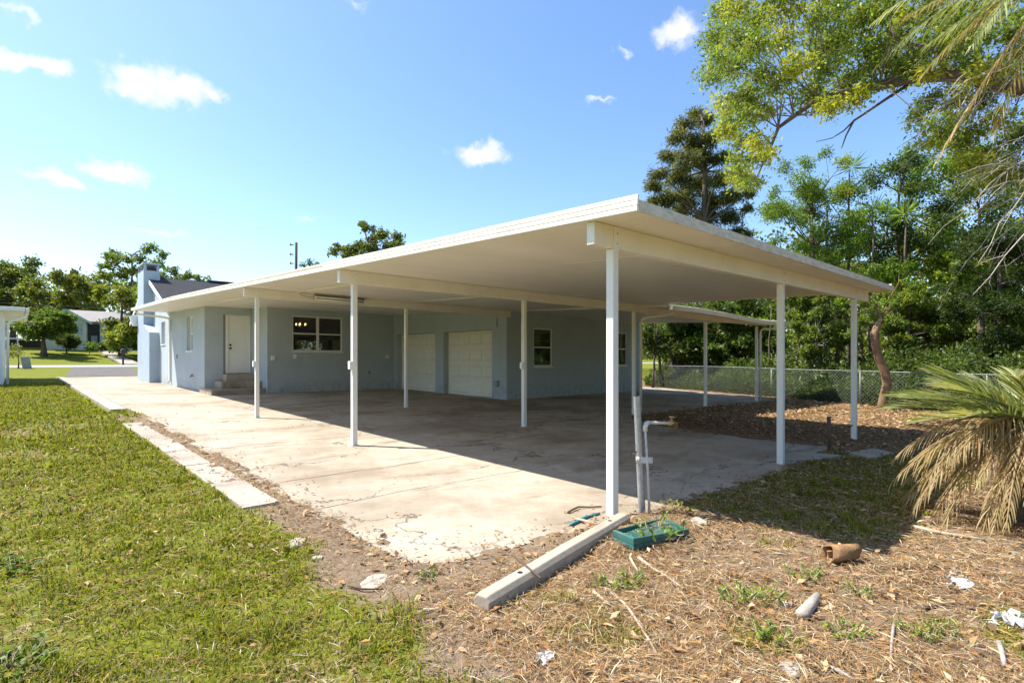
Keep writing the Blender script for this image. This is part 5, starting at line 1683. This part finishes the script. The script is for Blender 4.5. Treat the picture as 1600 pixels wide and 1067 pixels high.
def build_overhead_oak():
    d = 10.0
    base = Vector((14.6, -1.6, 0)); base.z = gz1(base.x, base.y)
    limb = [(base - Vector((0, 0, .2)), .34), (base + Vector((-.1, .1, 2.2)), .28), (at(1660, 150, 9.6), .2), (at(1600, 135, 9.6), .15), (at(1540, 128, 9.7), .12), (at(1492, 118, 9.8), .105), (at(1433, 122, 9.9), .095), (at(1374, 134, 10), .085), (at(1315, 146, 10), .07), (at(1275, 157, 10), .055), (at(1240, 182, 10), .042), (at(1216, 200, 10), .032), (at(1206, 226, 10), .024), (at(1193, 254, 10), .015), (at(1180, 285, 10), .008)]
    cl = []
    rr = random.Random(2)
    for (x, y, r) in ([(x, y, 26) for x, y in ((1125, 20), (1120, 55), (1150, 15), (1155, 60), (1185, 30), (1190, 75), (1225, 20), (1230, 65), (1265, 25), (1270, 75), (1305, 20), (1310, 70), (1345, 30), (1350, 80), (1385, 20), (1390, 75), (1425, 30), (1430, 80), (1465, 20), (1470, 70), (1505, 30), (1510, 75), (1545, 20), (1580, 45), (1215, -20), (1300, -25), (1380, -20), (1450, -25))]
                      + [(x, y, 22) for x, y in ((1122, 95), (1118, 125), (1150, 105), (1160, 140), (1190, 115), (1180, 160), (1215, 130), (1135, 165), (1145, 195), (1165, 185), (1245, 110), (1255, 140), (1285, 120), (1330, 115), (1370, 110), (1410, 105))]
                      + [(x, y, 16) for x, y in ((1140, 215), (1160, 225), (1180, 215), (1150, 250), (1175, 255), (1160, 280), (1180, 280), (1150, 275), (1195, 185), (1285, 172), (1305, 165), (1335, 160), (1200, 240))]
                      + [(x, y, 20) for x, y in ((1535, 60), (1560, 95), (1595, 80), (1525, 105), (1600, 20), (1500, 120), (1600, 140), (1455, 150), (1480, 165), (1470, 195), (1500, 185), (1530, 165), (1560, 180), (1520, 205), (1440, 178), (1590, 200), (1575, 120), (1500, 225), (1540, 235), (1580, 245), (1600, 270), (1560, 270), (1520, 255), (1600, 215), (1480, 215), (1350, 130), (1400, 122), (1450, 115), (1500, 112), (1550, 118), (1320, 138))]):
        dd = 10 + rr.uniform(-1.3, 1.6); cl.append((at(x + rr.uniform(-8, 8), y + rr.uniform(-8, 8), dd), r * dd / FPX * rr.uniform(.9, 1.35), .8))
    OAKC = [(.15, .21, .032), (.19, .25, .034), (.115, .165, .03), (.23, .26, .04)]
    root = tree('overhanging_oak', 'leafy yellow-green oak limb hanging over the carport corner', 'tree', base, limb, cl, 54000, .088, .037, OAKC, 160, twigs=14, limb=.09, jit=.34, accent=(YELLOW[:2], .22), droop=.3, below=.1)
    m = MB()
    for path in ([(1417, 134, 10, .03), (1380, 158, 9.9, .026), (1334, 189, 9.8, .02), (1322, 212, 9.8, .014), (1315, 232, 9.8, .007)], [(1334, 189, 9.8, .016), (1318, 205, 9.8, .012), (1300, 216, 9.8, .009), (1275, 222, 9.8, .005)],
                 [(1480, 122, 9.8, .05), (1470, 95, 9.6, .04), (1462, 80, 9.5, .03), (1400, 62, 9.4, .02), (1392, 40, 9.4, .016)], [(1540, 128, 9.7, .06), (1580, 95, 9.6, .04), (1585, 60, 9.5, .03)]):
        m.tube([at(x, y, dd) for x, y, dd, _ in path], [q for *_, q in path], 7)
    m.build('bough', M['bark'], root, smooth=True, fix=False)
    # dead grey twigs hanging from the limb
    m = MB()
    starts = [(1600, 190, 8.2), (1640, 150, 8.0), (1620, 260, 7.8), (1640, 300, 8.4), (1580, 130, 8.8), (1630, 220, 8.6), (1650, 340, 8.0), (1610, 100, 8.4), (1560, 120, 9.0), (1530, 125, 9.2)]
    for k in range(30):
        x, y, dd = rr.choice(starts); x += rr.uniform(-15, 15); y += rr.uniform(-25, 25)
        vx, vy = rr.uniform(-30, -10), rr.uniform(4, 30); pts = []; L_ = rr.randint(5, 9)
        for i in range(L_):
            pts.append((x, y, dd)); x += vx + rr.uniform(-7, 7); y += vy + rr.uniform(-7, 7); dd += rr.uniform(-.06, .06)
            if i > 2 and rr.random() < .35: vy += rr.uniform(-6, 14)
        r0 = rr.uniform(.005, .014)
        m.tube([at(*p) for p in pts], [max(.0022, r0 * (1 - .8 * i / L_)) for i in range(L_)], 5, cap=False)
        for _ in range(3):
            i = rr.randint(1, L_ - 2); x2, y2, d2 = pts[i]; q = [(x2, y2, d2)]; a, b = rr.uniform(-18, 6), rr.uniform(2, 20)
            for _ in range(3): x2 += a + rr.uniform(-5, 5); y2 += b + rr.uniform(-5, 5); q.append((x2, y2, d2))
            m.tube([at(*p) for p in q], [r0 * .5, r0 * .4, r0 * .3, .0018], 4, cap=False)
    m.build('dead_twigs', M['palestick'], root, smooth=True, fix=False)


build_far_trees()
build_thicket()
build_palms()
build_overhead_oak()


# ------------------------------------------------------------------ grass, straw and leaves
def fov_points(n, r0, r1, power, seed, half=46.):
    r_ = np.random.default_rng(seed)
    u = r_.uniform(0, 1, n)
    k = 2 - power                      # density per square metre ~ r^-power
    rad = (r0 ** k + u * (r1 ** k - r0 ** k)) ** (1 / k)
    th = np.radians(YAW) + np.radians(r_.uniform(-half, half, n))
    return rad * np.cos(th), rad * np.sin(th), rad, r_


def build_grass():
    A, B, rad, r_ = fov_points(520000, 1.55, 30, 1.55, 1)
    green, litter, straw, sd = masks(A, B)
    keep = (r_.uniform(0, 1, len(A)) < green * (.35 + .65 * sstep(.3, .6, fbm(A, B, 4., 61)))) & (sd > .02)
    keep &= ~((A > 1.44) & (A < 1.86) & (B > 4.95) & (B < 12.45)) & ~((A > 1.5) & (A < 2.1) & (B > 15)) & ~((A > 1.6) & (B > 36))
    A, B, rad = A[keep], B[keep], rad[keep]; n = len(A)
    z = gz(A, B) - .004
    th = r_.uniform(0, 2 * np.pi, n); lean = r_.uniform(.25, 1.3, n)
    h = r_.uniform(.022, .060, n) * (.75 + .6 * fbm(A, B, 1.6, 71)) * np.clip(rad / 7, 1, 1.5)
    w = r_.uniform(.0032, .0065, n) * np.clip(rad / 3.0, 1, 5)
    broad = r_.uniform(0, 1, n) < .22 * sstep(.4, .6, fbm(A, B, 2.2, 81)) + .05
    w = np.where(broad, w * 2.4, w); h = np.where(broad, h * .7, h); lean = np.where(broad, lean * 1.5, lean)
    tall = sstep(.56, .72, fbm(A, B, 5.5, 83)); h = h * (.7 + .75 * tall)
    dx, dy = np.cos(th), np.sin(th)
    P = np.stack([A, B, z], 1); S_ = np.stack([-dy, dx, np.zeros(n)], 1) * w[:, None] * .5
    mid = P + np.stack([dx * h * lean * .35, dy * h * lean * .35, h * .62], 1)
    tip = P + np.stack([dx * h * lean, dy * h * lean, h * (1.0 - .35 * np.minimum(1, lean * .6))], 1)
    V = np.stack([P - S_, P + S_, mid + S_ * .85, mid - S_ * .85, tip, tip], 1)[:, :5].reshape(-1, 3)
    b = np.arange(n)[:, None] * 5
    F = np.concatenate([b + np.array([[0, 1, 2]]), b + np.array([[0, 2, 3]]), b + np.array([[3, 2, 4]])], 0)
    cols = palette(n, [(.16, .195, .012), (.215, .24, .014), (.095, .13, .01), (.27, .26, .02), (.22, .18, .04)], .25, r_)
    dry = r_.uniform(0, 1, n) < .08 + .3 * sstep(.5, .68, fbm(A, B, 1.15, 21))
    cols[dry] = palette(int(dry.sum()), [(.30, .25, .11), (.24, .19, .08), (.36, .30, .16)], .2, r_)
    o = np_mesh('lawn_grass', V, F, M['grass'], np.repeat(cols, 5, 0), kind='stuff')
    tag(o, 'short green lawn grass over the yard', 'grass')


def build_straw():
    A, B, rad, r_ = fov_points(420000, 1.55, 12, 1.45, 2)
    green, litter, straw, sd = masks(A, B)
    band = sstep(.45, .1, sd) * (B > 2.5) * (A < 2.2) * .22
    keep = (r_.uniform(0, 1, len(A)) < np.maximum(straw * .95, np.maximum(band, .12 * (A < 1.6)))) & (sd > -.06) & (B < 14)
    A, B, rad = A[keep], B[keep], rad[keep]; n = len(A)
    z = gz(A, B) + r_.uniform(.002, .022, n)
    th = r_.uniform(0, 2 * np.pi, n); L_ = r_.uniform(.03, .14, n); w = r_.uniform(.0016, .0042, n) * np.clip(rad / 3, 1, 3)
    D = np.stack([np.cos(th), np.sin(th), r_.normal(0, .22, n)], 1)
    C = np.stack([A, B, z], 1)
    V, F = leaf_quads(C, D, np.tile([0, 0, 1.], (n, 1)) + r_.normal(0, .3, (n, 3)), L_, w, .1, r_.uniform(-.2, .3))
    cols = palette(n, [(.36, .235, .105), (.42, .30, .155), (.30, .17, .075), (.19, .125, .075), (.37, .19, .06), (.50, .42, .29), (.14, .09, .055)], .35, r_)
    o = np_mesh('dry_straw', V, F, M['litter'], np.repeat(cols, 4, 0), kind='stuff'); tag(o, 'dry straw and dead grass strewn over soil', 'straw')
    # dead leaves
    A, B, rad, r_ = fov_points(90000, 1.7, 24, 1.1, 3)
    green, litter, straw, sd = masks(A, B)
    ed = np.exp(-np.abs(sd) / .16) * (B < 13) * (A < 10)
    pr = np.maximum(np.maximum(litter * 1.0, straw * .22), np.maximum(ed * .55, .012 * (sd < 0) * (A > 9)))
    pr = np.maximum(pr, .02 * (green > .4) * (A < 1.5)); pr = np.maximum(pr, .0035 * (sd < 0))
    keep = r_.uniform(0, 1, len(A)) < pr
    keep &= ~((A > 6.1) & (B > 18.4)) & ~((A > 10.8) & (B > 11.9))
    A, B, rad, sd = A[keep], B[keep], rad[keep], sd[keep]; n = len(A)
    z = np.maximum(gz(A, B), np.where(sd < 0, G(A, B), -9)) + r_.uniform(.004, .02, n)
    th = r_.uniform(0, 2 * np.pi, n)
    D = np.stack([np.cos(th), np.sin(th), r_.normal(0, .25, n)], 1)
    L_ = r_.uniform(.025, .075, n) * np.where(sd < 0, .7, 1) * np.clip(rad / 9, 1, 1.6)
    V, F = leaf_quads(np.stack([A, B, z], 1), D, np.tile([0, 0, 1.], (n, 1)) + r_.normal(0, .35, (n, 3)), L_, L_ * r_.uniform(.35, .6, n), .2, .0)
    cols = palette(n, [(.28, .175, .09), (.38, .25, .135), (.18, .11, .06), (.46, .33, .19), (.33, .185, .08)], .3, r_)
    o = np_mesh('leaf_litter', V, F, M['litter'], np.repeat(cols, 4, 0), kind='stuff'); tag(o, 'brown fallen leaves over the ground', 'fallen leaves')


build_grass()
build_straw()


def weed(name, c, n, size, label, seed, cols=LUSH, cat='weed'):
    r_ = np.random.default_rng(seed)
    root = empty(name, c, label, cat)
    V = []; F = []; cc = []; m = MB(); nb = 0
    for k in range(n):
        t = r_.uniform(0, 2 * np.pi); e = r_.uniform(.5, 1.6); h = size * r_.uniform(.5, 1.)
        d = unit(np.array([[np.cos(t), np.sin(t), e]]))[0]; p0 = np.array(c) + np.array([np.cos(t), np.sin(t), 0]) * size * .95 * r_.uniform(0, 1) ** .7; p1 = p0 + d * h
        m.tube([tuple(p0), tuple((p0 + p1) / 2 + r_.normal(size=3) * .01), tuple(p1)], [.003, .0025, .0015], 4, cap=False)
        q = 7; u = np.linspace(.3, 1, q)
        C = p0 + (p1 - p0) * u[:, None]; dd = d * .4 + rand_dirs(r_, q) * .9
        v, f = leaf_quads(C, dd, rand_dirs(r_, q) * .5 + np.array([0, 0, 1.]), size * r_.uniform(.2, .36, q), size * .15)
        V.append(v); F.append(f + nb); nb += len(v); cc.append(np.repeat(palette(q, cols, .25, r_), 4, 0))
    m.build('stems', M['stick'], root, fix=False, kind='stuff')
    np_mesh('leaves', np.concatenate(V), np.concatenate(F), M['leaf'], np.concatenate(cc), parent=root)


weed('tray_weed', TRAYC + (gp(1030, 850) - TRAYC) * .55 + Vector((0, 0, .02)), 9, .16, 'young leafy weed growing through the green tray', 1)
weed('post_weed', gp(1062, 805), 8, .12, 'light green weed at the slab end near the steel pipe', 2, YELLOW)
for k, (x, y, n, s_, lb) in enumerate(((955, 915, 12, .09, 'green grass tuft below the green tray'), (985, 912, 12, .09, 'wider grass tuft next to the straight pale stick'), (1160, 940, 10, .10, 'clover patch in the middle of the straw'), (1185, 935, 12, .10, 'taller weed clump beside the clover patch'),
                                       (1262, 905, 9, .09, 'pale weed clump above the short log'), (1340, 928, 10, .07, 'pair of low weeds on the straw'), (1320, 995, 12, .08, 'spreading weed below the short log'), (1430, 997, 10, .07, 'flat green weed near the grey twig'), (1212, 1003, 11, .09, 'grassy weed left of the spreading one'),
                                       (20, 895, 12, .13, 'dark broad-bladed weed at the lawn edge of the photo'), (15, 1045, 14, .13, 'dark weed clump in the lower lawn corner'), (672, 903, 8, .07, 'small weed at the driveway front corner'), (1360, 625, 0, .2, ''), (1475, 992, 8, .06, 'tiny weed near the paper scraps'))):
    if n: weed('weed', gp(x, y), n * 2, s_ * .95, lb, 200 + k, YELLOW[1:] + LUSH if k < 9 else GREEN)
